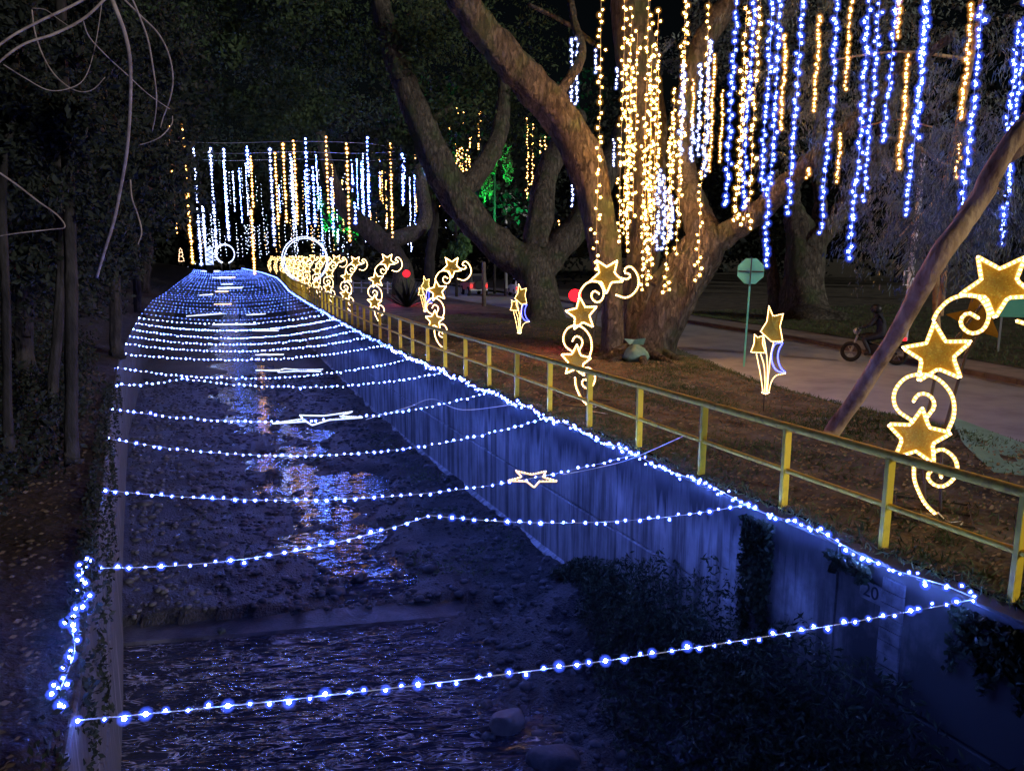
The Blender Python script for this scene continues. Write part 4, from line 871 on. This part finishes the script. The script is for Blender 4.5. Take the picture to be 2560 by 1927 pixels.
for (x, y, D, lab) in ((520, 640, 210, 'far dark tree closing the end of the canal'), (215, 640, 110, 'dark tree on the bank where the canal bends'), (700, 640, 190, 'far dark tree behind the curtains of tiny lights'), (900, 640, 150, 'far dark tree beyond the white fence'), (1150, 650, 110, 'dark tree standing past the parked cars'), (1500, 660, 90, 'dark tree behind the many-stemmed trunk'), (2250, 680, 60, 'dark tree filling the gap beside the flaking trunk'), (2500, 700, 50, 'dark tree at the far end of the pavement')):
    h = 300 * 60 / D if D > 100 else 260
    plain_tree(x, y + 20, D, [[(x, y + 25, D, 900 / D), (x + 6, y - 60, D, 700 / D), (x - 4, y - 160, D, 500 / D)]], [(pd(x + random.gauss(0, 5500 / D), y - 120 - random.random() * 14000 / D, D + random.uniform(-4, 4)), (D * .045, D * .045, D * .035)) for k in range(7)], lab, leaf='leaf_dark', lsize=(.004 * D, .009 * D), nleaf=1000)
# dark trees of the left bank
GB = 'dark trunks of the wooded bank'
BL = ['dark slender bank trunk rising just behind the bulb-strung wall crown', 'thick dark bank trunk leaning back into the thicket', 'dark bank trunk beside the foot of the thick pale vine', 'thin dark bank trunk leaning towards the canal bend', 'slim dark bank trunk between the two nearest thicker ones',
      'thick dark bank trunk far back under the hanging vines', 'thin dark bank trunk furthest up the littered slope', 'dark bank trunk at the edge of the far drop lights', 'thin dark trunk deep in the thicket behind the thick vine']
for i, (x, y, z, top, r, lean_) in enumerate(((178, 1125, .5, -60, 17, -30), (60, 900, .8, -80, 22, -20), (290, 870, .3, -60, 15, -60), (345, 770, .3, -60, 10, -40), (130, 980, .7, -60, 13, 20), (215, 760, .9, -60, 20, -80), (20, 1100, .9, -60, 12, 10), (360, 720, .6, -80, 14, 40), (255, 700, 1.0, -80, 12, 30))):
    b0 = at(x, y, z); D = (np.array(b0) - CAM) @ _f
    L = limb([(x + 4, y + 14, D, r * 1.5), (x, y, D, r), (x + lean_ * .2 + random.uniform(-22, 22), y * .7, D, r * .85), (x + lean_ * .5 + random.uniform(-25, 25), y * .42, D * 1.01, r * .8), (x + lean_ * .7 + random.uniform(-20, 20), y * .2, D * 1.02, r * .75), (x + lean_, top, D * 1.03, r * .7)])
    cr = [(pd(x + random.gauss(0, 60), yy, D + random.uniform(-.5, 2.5)), (.10 * D, .10 * D, .09 * D)) for yy in (-40, 120, 260, 380)]
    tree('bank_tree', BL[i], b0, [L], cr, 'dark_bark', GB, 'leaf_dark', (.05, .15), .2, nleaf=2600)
# thicket: undergrowth on the bank
Q = []
for k in range(60):
    y = random.uniform(2.5, 20); Q.append(clump((LX(y) - .1, y, .05), (.12, .3, .16 + .1 * random.random()), 60))
for k in range(26):
    y = random.uniform(4, 22); L_ = random.uniform(.3, 1.3); n_ = int(70 * L_); t_ = rng.random(n_)
    Q.append(np.stack([np.full(n_, LX(y) + .03) + rng.normal(size=n_) * .02, y + rng.normal(size=n_) * .07, .05 - t_ * L_], 1))
Q = np.concatenate(Q); link('wall_creeper', leaf_mesh('wall_creeper', Q, rng.uniform(.04, .09, len(Q)), 'leaf_dark', .5), label='dark creeper growing along the crown of the bank-side wall', cat='creeper', kind='stuff')
Q = []
for k in range(110):
    y = random.uniform(3.5, 26); e = random.random() ** 1.3 * 7 + .5; x = LX(y) - .3 - e; z = bank_z(x, y); h = random.uniform(.2, .8) + .14 * e
    Q.append(clump((x, y, z + h * .5), (random.uniform(.3, .9), random.uniform(.3, .9), h * .7), 330))
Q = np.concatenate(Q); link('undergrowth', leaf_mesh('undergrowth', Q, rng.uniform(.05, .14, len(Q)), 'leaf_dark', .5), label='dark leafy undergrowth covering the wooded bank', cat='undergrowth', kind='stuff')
Q = []
for k in range(70):
    y = random.uniform(40, 760); x = random.uniform(-20, 430 if y < 520 else 300); D = random.uniform(13, 26)
    Q.append(clump(pd(x, y, D), (1.2, 1.2, 1.0), 420))
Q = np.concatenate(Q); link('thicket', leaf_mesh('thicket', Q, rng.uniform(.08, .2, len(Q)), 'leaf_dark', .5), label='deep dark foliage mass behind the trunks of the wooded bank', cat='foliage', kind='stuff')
P = []
while len(P) < 4500:
    y = 2.5 + 20 * random.random(); e = random.random() ** 1.4 * 5; x = LX(y) - .3 - e; P.append((x, y, bank_z(x, y) + .02))
link('bank_leaves', leaf_mesh('bank_leaves', P, rng.uniform(.03, .08, len(P)), 'dark_litter', .5, 0, np.tile([[1.5, .5, 0]], (len(P), 1))), label='fallen leaves and twigs littering the wooded bank', cat='leaves', kind='stuff')
# hanging bare vines near the bridge
vines = [[(640, -60, 5.6, 8), (690, 60, 5.6, 8), (742, 200, 5.7, 7.5), (772, 360, 5.8, 7), (775, 600, 6, 6.5), (758, 860, 6.2, 6.5), (728, 1060, 6.4, 6), (680, 1300, 6.6, 6), (620, 1500, 6.8, 5.5), (575, 1650, 7, 5)],
 [(560, -40, 5.3, 6), (420, 40, 5.2, 6), (250, 120, 5.1, 5.5), (80, 210, 5, 5), (-60, 310, 4.9, 5)],
 [(640, -20, 5.4, 6), (500, 110, 5.3, 6), (330, 200, 5.2, 5.5), (150, 260, 5.1, 5), (30, 340, 5, 4.5), (-60, 430, 5, 4)],
 [(190, 60, 6, 3), (205, 180, 6, 3.2), (250, 320, 6, 3.2), (320, 440, 6, 3), (410, 520, 6, 2.8), (490, 548, 6, 2.6), (560, 528, 6, 2.2), (625, 460, 6, 1.6)],
 [(780, -20, 6.2, 4), (830, 100, 6.3, 4), (880, 240, 6.4, 4), (912, 420, 6.5, 3.6), (930, 560, 6.6, 3.2), (925, 680, 6.7, 2.8), (905, 780, 6.8, 2.2)],
 [(720, -20, 6.4, 4), (830, 90, 6.5, 4), (940, 200, 6.6, 4), (1005, 330, 6.7, 3.8), (1028, 470, 6.8, 3.4), (1010, 590, 6.9, 3), (970, 700, 7, 2.4), (955, 760, 7, 1.8)],
 [(1026, 690, 6.9, 2), (1020, 740, 6.9, 2.4), (960, 810, 6.8, 2.6), (890, 845, 6.8, 2.2), (830, 862, 6.8, 1.8)],
 [(490, 110, 5.6, 2.6), (530, 220, 5.7, 2.6), (640, 340, 5.9, 2.6), (760, 450, 6.1, 2.4), (880, 560, 6.3, 2), (1010, 650, 6.5, 1.6)],
 [(-30, 1010, 4.8, 4), (100, 1100, 4.9, 4), (230, 1200, 5, 3.6), (340, 1280, 5.1, 3.4), (385, 1350, 5.1, 3), (300, 1365, 5.1, 2.6), (120, 1385, 5, 2.4), (-40, 1410, 5, 2.2)],
 [(775, 1070, 6.6, 3.6), (785, 1180, 6.6, 3.6), (820, 1280, 6.7, 3.4), (842, 1380, 6.7, 3), (820, 1455, 6.7, 2.2)],
 [(20, 385, 5.6, 2.4), (140, 460, 5.7, 2.4), (280, 535, 5.8, 2.2), (400, 530, 5.9, 2), (500, 470, 6, 1.8), (560, 300, 6, 1.8), (600, 60, 6, 1.6), (605, -60, 6, 1.6)],
 [(190, 50, 6, 2.2), (270, 60, 6, 2), (340, 110, 6, 1.8), (410, 158, 6, 1.4)]]
vm = []
vt = thing('bare_vine', 'thick pale bare vine hanging down before the dark bank', 'vine', tuple(pd(*rA(575, 1650), 7)))
o = vt.location.copy(); P, r = limb(pix(rA, [(a, b_, c, d * .66) for a, b_, c, d in vines[0]])); b = MB(); b.tube([p - o for p in P], r, 'twig', 9, True, .12); b.build('stem', vt, smooth=True)
for q in vines[1:]:
    P, r = limb(pix(rA, [(a, b_, c, d * .58) for a, b_, c, d in q])); o = P[0]; b = MB(); b.tube([p - o for p in P], r, 'twig', 7, True, .12)
    b.build('bare_vine', smooth=True, loc=o, label='thin pale leafless vine curling in the air before the dark bank', cat='vine', group='thin curling vines')

# dark woods closing the view beyond the road
Q = []; Zs = []
for k in range(150):
    x = random.uniform(860, 2700); D = random.uniform(58, 120); y = random.uniform(640 - 12000 / D * 2.2, 660)
    n_ = 260; Q.append(clump(pd(x, y, D), (D * .05, D * .05, D * .04), n_)); Zs.append(rng.uniform(.006, .012, n_) * D)
for k in range(60):
    x = random.uniform(150, 900); D = random.uniform(185, 214); y = random.uniform(500, 655)
    n_ = 260; Q.append(clump(pd(x, y, D), (D * .05, D * .03, D * .03), n_)); Zs.append(rng.uniform(.006, .012, n_) * D)
Q = np.concatenate(Q); link('far_woods', leaf_mesh('far_woods', Q, np.concatenate(Zs), 'leaf_dark', .6), label='dark wood closing the view beyond the road', cat='woods', kind='stuff')
# ================================================================== things along the walk and road
# stop sign from behind
sp = at(*r6(475, 745)); ty = up_to(sp, r6(512, 110)[1]); H_ = ty[2]
sg = thing('stop_sign', 'pale green back of an octagonal road sign on a thin post', 'sign', tuple(sp), R(-38)); sg.rotation_euler = (0, R(1.2), R(-38))
b = MB(); b.box((-.025, -.02, -.2), (.025, .02, H_ - .02), 'sign_back'); b.build('post', sg)
ro = .385; b = MB(); oc = [(ro * math.cos(R(22.5 + 45 * k)), ro * math.sin(R(22.5 + 45 * k)) + H_ - ro * .92) for k in range(8)]
b.add([(p[0], .026, p[1]) for p in oc] + [(p[0], .034, p[1]) for p in oc], [tuple(range(8)), tuple(range(15, 7, -1))] + [(i, 8 + i, 8 + (i + 1) % 8, (i + 1) % 8) for i in range(8)], 'sign_back'); b.build('plate', sg)
b = MB(); zc = H_ - ro * .92; b.box((-.34, -.012, zc - .025), (.34, .024, zc + .012), 'dark_metal'); b.box((-.018, -.024, zc - .42), (.018, .0225, zc + .38), 'dark_metal'); b.build('bracket', sg)
# thin pale pole with a white tag
p0 = pd(2265, 800, 22); p1 = pd(2310, 380, 22)
po = thing('pole', 'thin pale leaning pole with a small white tag frame', 'pole', tuple(p0))
b = MB(); b.tube([(0, 0, -.6), tuple((p1 - p0) * .5), tuple(p1 - p0)], [.09, .08, .07], 'white', 8, rough=.1); b.build('shaft', po, smooth=True)
q = (pd(2265, 695, 21.85) - p0); b = MB()
for s in (-1, 1): b.box((q.x + s * .1 - .012, q.y - .03, q.z - .2), (q.x + s * .1 + .012, q.y, q.z + .2), 'white')
for s in (-1, 1): b.box((q.x - .1, q.y - .032, q.z + s * .2 - .012), (q.x + .1, q.y - .002, q.z + s * .2 + .012), 'white')
b.build('tag_frame', po)
# white park post beside the cars, utility pole with wires
p = at(1210, 768); pk = thing('wooden_post', 'pale wooden post standing beside the parked cars', 'post', tuple(p)); hh = up_to(p, 655)[2]
b = MB(); b.tube([(0, 0, -.2), (0, 0, hh * .97), (0, 0, hh)], [.13, .12, .1], 'kerb', 10, rough=.06); b.build('shaft', pk, smooth=True)
D = 70; p = pd(1265, 600, D); tp_ = pd(1265, 478, D); ut = thing('utility_pole', 'pale utility pole with two crossarms and thin wires seen through the forked tree', 'pole', (p.x, p.y, 0))
b = MB(); b.tube([(0, 0, 0), (0, 0, tp_.z)], [.16, .11], 'white', 8); b.build('shaft', ut, smooth=True)
for z in (tp_.z - .3, tp_.z - 1.3):
    b = MB(); b.box((-.5, -.05, z - .05), (.5, .05, z + .05), 'white'); b.build('crossarm', ut)
    for k in (0, 1):
        b = MB(); e = pd(1345, 515 + k * 8 + (tp_.z - z) * 20, D + 3) - Vector((p.x, p.y, 0)); b.tube(sag_line((.4 * k, 0, z), tuple(e), .3, 8), .02, 'white', 4); b.build('wire', ut)
# sack at the foot of the big tree
p = at(*r1(1250, 1640)); sk = thing('sack', 'pale green tied rubbish sack slumped at the foot of the big tree', 'sack', tuple(p)); b = MB(); v, f = ICO[3]
b.add([(q[0] * .42 * (1.15 - .3 * q[2]) * (1 + .3 * noise.noise(Vector(q) * 2.2)), q[1] * .34 * (1 + .25 * noise.noise(Vector(q) * 3)), max(-.9, q[2]) * .36 * (1 + .3 * noise.noise(Vector(q) * 2.6)) + .3) for q in v], f, 'sack'); b.build('bag', sk, smooth=True)
b = MB(); b.add([(-.34, -.1, .68), (-.62, -.1, .92), (-.1, -.05, .86), (.32, -.1, .9), (.36, .1, .62), (-.3, .15, .7)], [(0, 2, 1), (0, 5, 4, 2), (2, 4, 3)], 'sack'); b.build('flap', sk); sk.scale = (.8, .8, .8)
# unlit orange star prop across the road
p = at(*r6(1870, 630)); op = thing('star_prop', 'unlit orange tinsel star prop standing across the road', 'star prop', tuple(p), R(-50)); b = MB()
star_plate(b, star_pts(-.1, .95, 1.0, .45, .2, False), .06, 'orange'); b.build('star_panel', op); b = MB(); b.tube([(-.1, .1, -.05), (-.1, .07, 1.0)], .03, 'dark_metal', 6); b.build('stake', op)
# small pale notice board far right
p = pd(2545, 750, 24); nb = thing('notice_board', 'small pale green notice board behind the tallest gold star', 'board', (p.x, p.y, .09), R(-40)); b = MB(); b.box((-.5, -.03, 1.1), (.5, .0, 1.75), 'sign_back'); b.build('panel', nb)
for s in (-1, 1): b = MB(); b.box((s * .4 - .03, .002, -.1), (s * .4 + .03, .05, 1.7), 'steel'); b.build('leg', nb)
# white guard rail behind the far figures
gr = thing('white_fence', 'low white rail fence behind the far golden figures', 'fence', (0, 0, 0))
fa = Vector((13.4, 66, 0)); fb = Vector((16.6, 61, 0))
for k in range(7): q = fa.lerp(fb, k / 6); b = MB(); b.box((q.x - .05, q.y - .05, -.1), (q.x + .05, q.y + .05, 1.0), 'white'); b.build('post', gr)
for z in (.45, .85): b = MB(); b.tube([fa + Vector((0, 0, z)), fb + Vector((0, 0, z))], .05, 'white', 6); b.build('rail', gr)
# agave in front of the red lamp
p = at(1018, 770); ag = thing('agave', 'spiky dark agave rosette lit red by the lamp behind it', 'plant', tuple(p))
for k in range(22):
    a = k * 2.4; e = .35 + .9 * (k / 22); b = MB(); L = 2.0 * random.uniform(.8, 1.1); d = Vector((math.cos(a) * math.cos(e), math.sin(a) * math.cos(e), math.sin(e))); w_ = Vector((-math.sin(a), math.cos(a), 0)) * .11
    b.add([w_ * .8, -w_ * .8, d * L * .5 + w_, d * L * .5 - w_, d * L, d * L * .5 - Vector((0, 0, .08))], [(0, 1, 3, 2), (2, 3, 4), (0, 2, 5), (1, 5, 3), (2, 4, 5), (3, 5, 4)], 'leaf_dark'); b.build('leaf', ag)
# coloured flood lamps at the trees
def flood(px, py, D, color, rgb, power, label, aim, r=.22):
    p = pd(px, py, D); root = thing('flood_lamp', label, 'flood lamp', (p.x, p.y, 0)); dirn = (Vector(aim) - p).normalized(); q = dirn.to_track_quat('Z', 'Y')
    b = MB(); b.tube([(0, 0, -.1), (0, 0, p.z - r * .6)], .05, 'dark_metal', 6); b.build('stake', root)
    b = MB(); b.tube([(0, 0, -r), (0, 0, -r * .3), (0, 0, r * .2)], [r * .5, r, r * 1.08], 'dark_metal', 12); b.build('housing', root, loc=(0, 0, p.z), rot=q.to_euler())
    b = MB(); b.ball((0, 0, r * .2), r, color, 2, (1, 1, .45)); b.build('lens', root, smooth=True, loc=(0, 0, p.z), rot=q.to_euler())
    L = bpy.data.lights.new('flood', 'SPOT'); L.energy = power; L.color = rgb; L.spot_size = R(80); L.spot_blend = .6; L.shadow_soft_size = r
    lo = link('flood_light', L, root, Vector((0, 0, p.z)) + dirn * r * .8); lo.rotation_euler = (-dirn).to_track_quat('Z', 'Y').to_euler()
flood(1016, 684, 52, 'red', (1, .02, .04), 260, 'round red flood lamp glowing above the agave', pd(1040, 740, 45), .26)
flood(1438, 738, 27.5, 'red', (1, .02, .05), 160, 'red flood lamp on the side of the big tree', pd(1395, 800, 24), .24)
flood(858, 636, 75, 'green', (.02, 1, .25), 4500, 'bright green flood lamp shining up among the far strings', pd(835, 520, 79), .3)
flood(1262, 640, 60, 'green', (.02, 1, .25), 4500, 'green flood lamp aimed at hanging foliage beyond the forked tree', pd(1240, 450, 62), .14)
# green-lit hanging foliage
for (px, py, D, rad, lab) in ((1235, 420, 62, (1.2, 1.2, 2.6), 'drooping foliage lit bright green beyond the forked tree'), (835, 540, 80, (2.2, 2.2, 3.4), 'foliage lit green behind the far strings'), (1140, 612, 58, (1.3, 1.3, 1.2), 'rounded bush lit green behind a golden star')):
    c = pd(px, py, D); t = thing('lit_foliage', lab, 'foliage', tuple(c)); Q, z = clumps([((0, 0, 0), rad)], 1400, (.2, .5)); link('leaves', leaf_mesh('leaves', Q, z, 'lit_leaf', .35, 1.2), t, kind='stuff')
    b = MB(); b.tube([(0, 0, rad[2] * 1.3), (.1, .1, 0), (0, 0, -c.z)], [.1, .09, .12], 'dark_bark', 6); b.build('stem', t)
# totem and small lit tower at the far end
c = pd(523, 640, 150); t = thing('light_totem', 'tall pale blue lit panel standing at the far end of the canal', 'light panel', (c.x, c.y, 0)); s_ = 150 / F
b = MB(); b.box((-9 * s_, -.2, c.z - 22 * s_), (9 * s_, .2, c.z + 22 * s_), 'white_tube'); b.build('panel', t); b = MB()
for k in range(7): b.box((-8 * s_, -.24, c.z + (k * 6 - 19) * s_), (8 * s_, -.21, c.z + (k * 6 - 17) * s_), 'cable', Matrix.Rotation(.5 - k % 2, 3, 'Y'), (0, 0, c.z + (k * 6 - 18) * s_))
b.box((-8 * s_, -.15, -.6), (8 * s_, .15, c.z - 22.1 * s_), 'dark_metal'); b.build('stripes', t)
c = pd(452, 633, 150); t = thing('lit_tower', 'little warm tower of lights on the far bank', 'light figure', (c.x, c.y, 0)); b = MB()
for k, (w_, h0, h1) in enumerate(((6, -20, -8), (4.5, -8, 2), (3, 2, 12))):
    pts = [(-w_ * s_, c.z + h0 * s_), (w_ * s_, c.z + h0 * s_), (w_ * s_ * .8, c.z + h1 * s_), (-w_ * s_ * .8, c.z + h1 * s_), (-w_ * s_, c.z + h0 * s_)]; b = MB(); rope(b, pts, 'pink_tube', 'pink_bead', .07, .5); b.build('tier', t, smooth=True)
# ---------------------------------------------------------------- vehicles
def car_wheel(root, x, y, r, w_=.2):
    b = MB(); b.tube([(0, -w_ / 2, 0), (0, -w_ / 2 + .03, 0), (0, w_ / 2 - .03, 0), (0, w_ / 2, 0)], [r * .92, r, r, r * .92], 'rubber', 16); wh = b.build('wheel', root, smooth=False, loc=(x, y, r))
    b = MB(); b.tube([(0, -w_ / 2 - .01, 0), (0, w_ / 2 + .01, 0)], r * .55, 'steel', 12); b.build('rim', wh)
def prof(b, pts, y0, y1, m, taper=0.0):
    n = len(pts); zmax = max(p[1] for p in pts); zmin = min(p[1] for p in pts); v = []
    for y, s in ((y0, 1), (y1, -1)):
        for p in pts: v.append((p[0], y + s * taper * (p[1] - zmin) / (zmax - zmin), p[1]))
    b.add(v, [tuple(range(n)), tuple(range(2 * n - 1, n - 1, -1))] + [(i, n + i, n + (i + 1) % n, (i + 1) % n) for i in range(n)], m)
p = at(*z3(0, 0)) if False else at(1185, 737)
jp = thing('jeep', 'red boxy jeep seen from behind on the road', 'car', (p.x, p.y, -.03), R(82))
b = MB(); prof(b, [(-1.7, .45), (1.8, .45), (1.85, .95), (.75, 1.02), (.5, 1.05), (-1.7, 1.05)], -.72, .72, 'red_paint'); b.build('body', jp)
b = MB(); prof(b, [(-1.68, 1.06), (.45, 1.06), (.2, 1.75), (-1.6, 1.75)], -.68, .68, 'black', .08); b.build('canopy', jp)
b = MB(); b.box((-1.70, -.45, 1.15), (-1.64, .45, 1.6), 'glass'); b.build('rear_window', jp)
for s in (-1, 1):
    b = MB(); b.box((-1.74, s * .6 - .07, .7), (-1.69, s * .6 + .07, .9), 'tail'); b.build('tail_light', jp)
    for x in (-1.1, 1.2): car_wheel(jp, x, s * .68, .38)
b = MB(); b.tube([(-1.72, 0, .85), (-1.9, 0, .85)], .34, 'rubber', 16); b.build('spare_wheel', jp); b = MB(); b.box((-1.82, -.7, .45), (-1.72, .7, .55), 'steel'); b.build('bumper', jp)
p = at(1250, 738); wc = thing('white_car', 'white car parked beside the red jeep half hidden by the tree', 'car', (p.x + 1.2, p.y - 1.5, -.03), R(75))
b = MB(); prof(b, [(-2.0, .3), (2.05, .3), (2.1, .6), (1.9, .78), (1.0, .88), (-1.6, .92), (-2.05, .85)], -.82, .82, 'car_white', .06); b.build('body', wc)
b = MB(); prof(b, [(-1.5, .92), (1.0, .88), (.35, 1.38), (-1.1, 1.4)], -.74, .74, 'car_white', .16); cb = b.build('cabin', wc)
for s in (-1, 1): b = MB(); b.add([(-1.25, s * .735, .97), (.75, s * .735, .94), (.28, s * .625, 1.32), (-1.05, s * .625, 1.34)], [(0, 1, 2, 3)], 'glass'); b.build('side_window', cb)
b = MB(); b.add([(-1.54, -.6, .97), (-1.54, .6, .97), (-1.16, .5, 1.36), (-1.16, -.5, 1.36)], [(0, 1, 2, 3)], 'glass'); b.build('rear_window', cb)
for s in (-1, 1):
    b = MB(); b.box((-2.075, s * .62 - .12, .62), (-2.02, s * .62 + .12, .78), 'tail'); b.build('tail_light', wc)
    for x in (-1.25, 1.3): car_wheel(wc, x, s * .74, .31)
# motorcycle and rider
mp_ = at(*d1(1885, 783)); head = R(118)
mc = thing('motorcycle', 'dark motorcycle with a glowing tail light riding along the road', 'motorcycle', (mp_.x, mp_.y, -.02), head)
for x in (-.63, .63):
    b = MB(); b.tube([(x + .25 * math.cos(a), 0, .3 + .25 * math.sin(a)) for a in np.linspace(0, 6.2832, 21)], .055, 'rubber', 8, False); wh = b.build('wheel', mc, smooth=True)
    b = MB(); b.tube([(x + .2 * math.cos(a), 0, .3 + .2 * math.sin(a)) for a in np.linspace(0, 6.2832, 21)], .018, 'dark_metal', 6, False)
    for k in range(6): a = k * 1.047; b.tube([(x, 0, .3), (x + .2 * math.cos(a), 0, .3 + .2 * math.sin(a))], .01, 'steel', 4)
    b.build('rim', wh)
b = MB(); b.tube([(.63, 0, .3), (.45, 0, .85), (.40, 0, 1.0)], .035, 'steel', 8); b.build('fork', mc)
b = MB(); b.tube([(.44, 0, .82), (.1, 0, .55), (-.3, 0, .5), (-.63, 0, .3)], .04, 'black', 8); b.box((-.25, -.13, .25), (.2, .13, .55), 'dark_metal'); b.build('frame', mc)
b = MB(); b.ball((.15, 0, .78), .2, 'black', 2, (1.3, .75, .7)); b.build('fuel_tank', mc, smooth=True)
b = MB(); prof(b, [(-.75, .78), (-.1, .72), (.02, .78), (-.2, .82), (-.78, .88)], -.13, .13, 'rubber'); b.build('seat', mc)
b = MB(); b.tube([(.32, -.36, 1.0), (.42, -.2, 1.03), (.42, .2, 1.03), (.32, .36, 1.0)], .018, 'steel', 6); b.build('handlebar', mc)
b = MB(); b.ball((.52, 0, .92), .1, 'steel', 2, (.8, 1, 1)); b.build('headlight', mc, smooth=True)
b = MB(); b.box((-.84, -.08, .72), (-.77, .08, .80), 'red'); b.build('tail_light', mc)
b = MB(); b.tube([(.1, -.16, .3), (-.3, -.18, .3), (-.75, -.18, .38)], [.03, .045, .05], 'steel', 8); b.build('exhaust', mc)
b = MB(); prof(b, [(-.98, .45), (-.7, .66), (-.62, .7), (-.6, .66), (-.72, .6)], -.06, .06, 'black'); b.build('rear_fender', mc)
pr = thing('person', 'rider in dark jacket and helmet sitting astride the motorcycle', 'person', (mp_.x, mp_.y, -.02), head)
J = {'pel': (-.2, 0, .9), 'bel': (-.19, 0, 1.05), 'che': (-.08, 0, 1.3), 'nek': (-.03, 0, 1.45), 'hed': (0, 0, 1.56), 'top': (.02, 0, 1.66)}
for s, n_ in ((1, 'l'), (-1, 'r')):
    J.update({'sh' + n_: (-.06, s * .2, 1.4), 'el' + n_: (.1, s * .33, 1.14), 'wr' + n_: (.3, s * .33, 1.06), 'hi' + n_: (-.17, s * .1, .87), 'kn' + n_: (.26, s * .21, .72), 'an' + n_: (.05, s * .2, .32), 'to' + n_: (.22, s * .21, .27)})
rad = {'pel': .15, 'bel': .15, 'che': .17, 'nek': .065, 'hed': .095, 'top': .085, 'sh': .085, 'el': .055, 'wr': .038, 'hi': .105, 'kn': .075, 'an': .05, 'to': .04}
E_ = [('pel', 'bel'), ('bel', 'che'), ('che', 'nek'), ('nek', 'hed'), ('hed', 'top')]
for n_ in 'lr': E_ += [('che', 'sh' + n_), ('sh' + n_, 'el' + n_), ('el' + n_, 'wr' + n_), ('pel', 'hi' + n_), ('hi' + n_, 'kn' + n_), ('kn' + n_, 'an' + n_), ('an' + n_, 'to' + n_)]
ks = list(J); me = bpy.data.meshes.new('body'); me.from_pydata([J[k] for k in ks], [(ks.index(a), ks.index(c)) for a, c in E_], []); me.materials.append(M['jacket'])
bo = link('body', me, pr); sm_ = bo.modifiers.new('skin', 'SKIN'); sm_.use_smooth_shade = True
for i, k in enumerate(ks):
    v = me.skin_vertices[0].data[i]; v.radius = (rad.get(k, rad.get(k[:2], .06)),) * 2; v.use_root = (k == 'pel')
bo.modifiers.new('smooth', 'SUBSURF').levels = 1; bo.modifiers['smooth'].render_levels = 2
b = MB(); b.ball((.02, 0, 1.6), .145, 'black', 3, (1.1, .9, 1)); hm = b.build('helmet', pr, smooth=True); b = MB(); b.ball((.07, 0, 1.6), .128, 'glass', 2, (.98, .82, .42)); b.build('visor', hm, smooth=True)
for s in (-1, 1):
    b = MB(); b.ball((.33, s * .34, 1.03), .042, 'black', 2, (1, 1, .6))
    for k in range(4):
        yy = s * (.31 + .021 * k); L = (.045, .052, .05, .04)[k]; b.tube([(.35, yy, 1.045), (.35 + L, yy, 1.035), (.36 + L, yy, 1.0), (.34, yy, .975)], .011, 'black', 6)
    b.tube([(.32, s * .30, 1.03), (.34, s * .285, .995), (.37, s * .29, .98)], .012, 'black', 6); b.build('glove', pr, smooth=True)
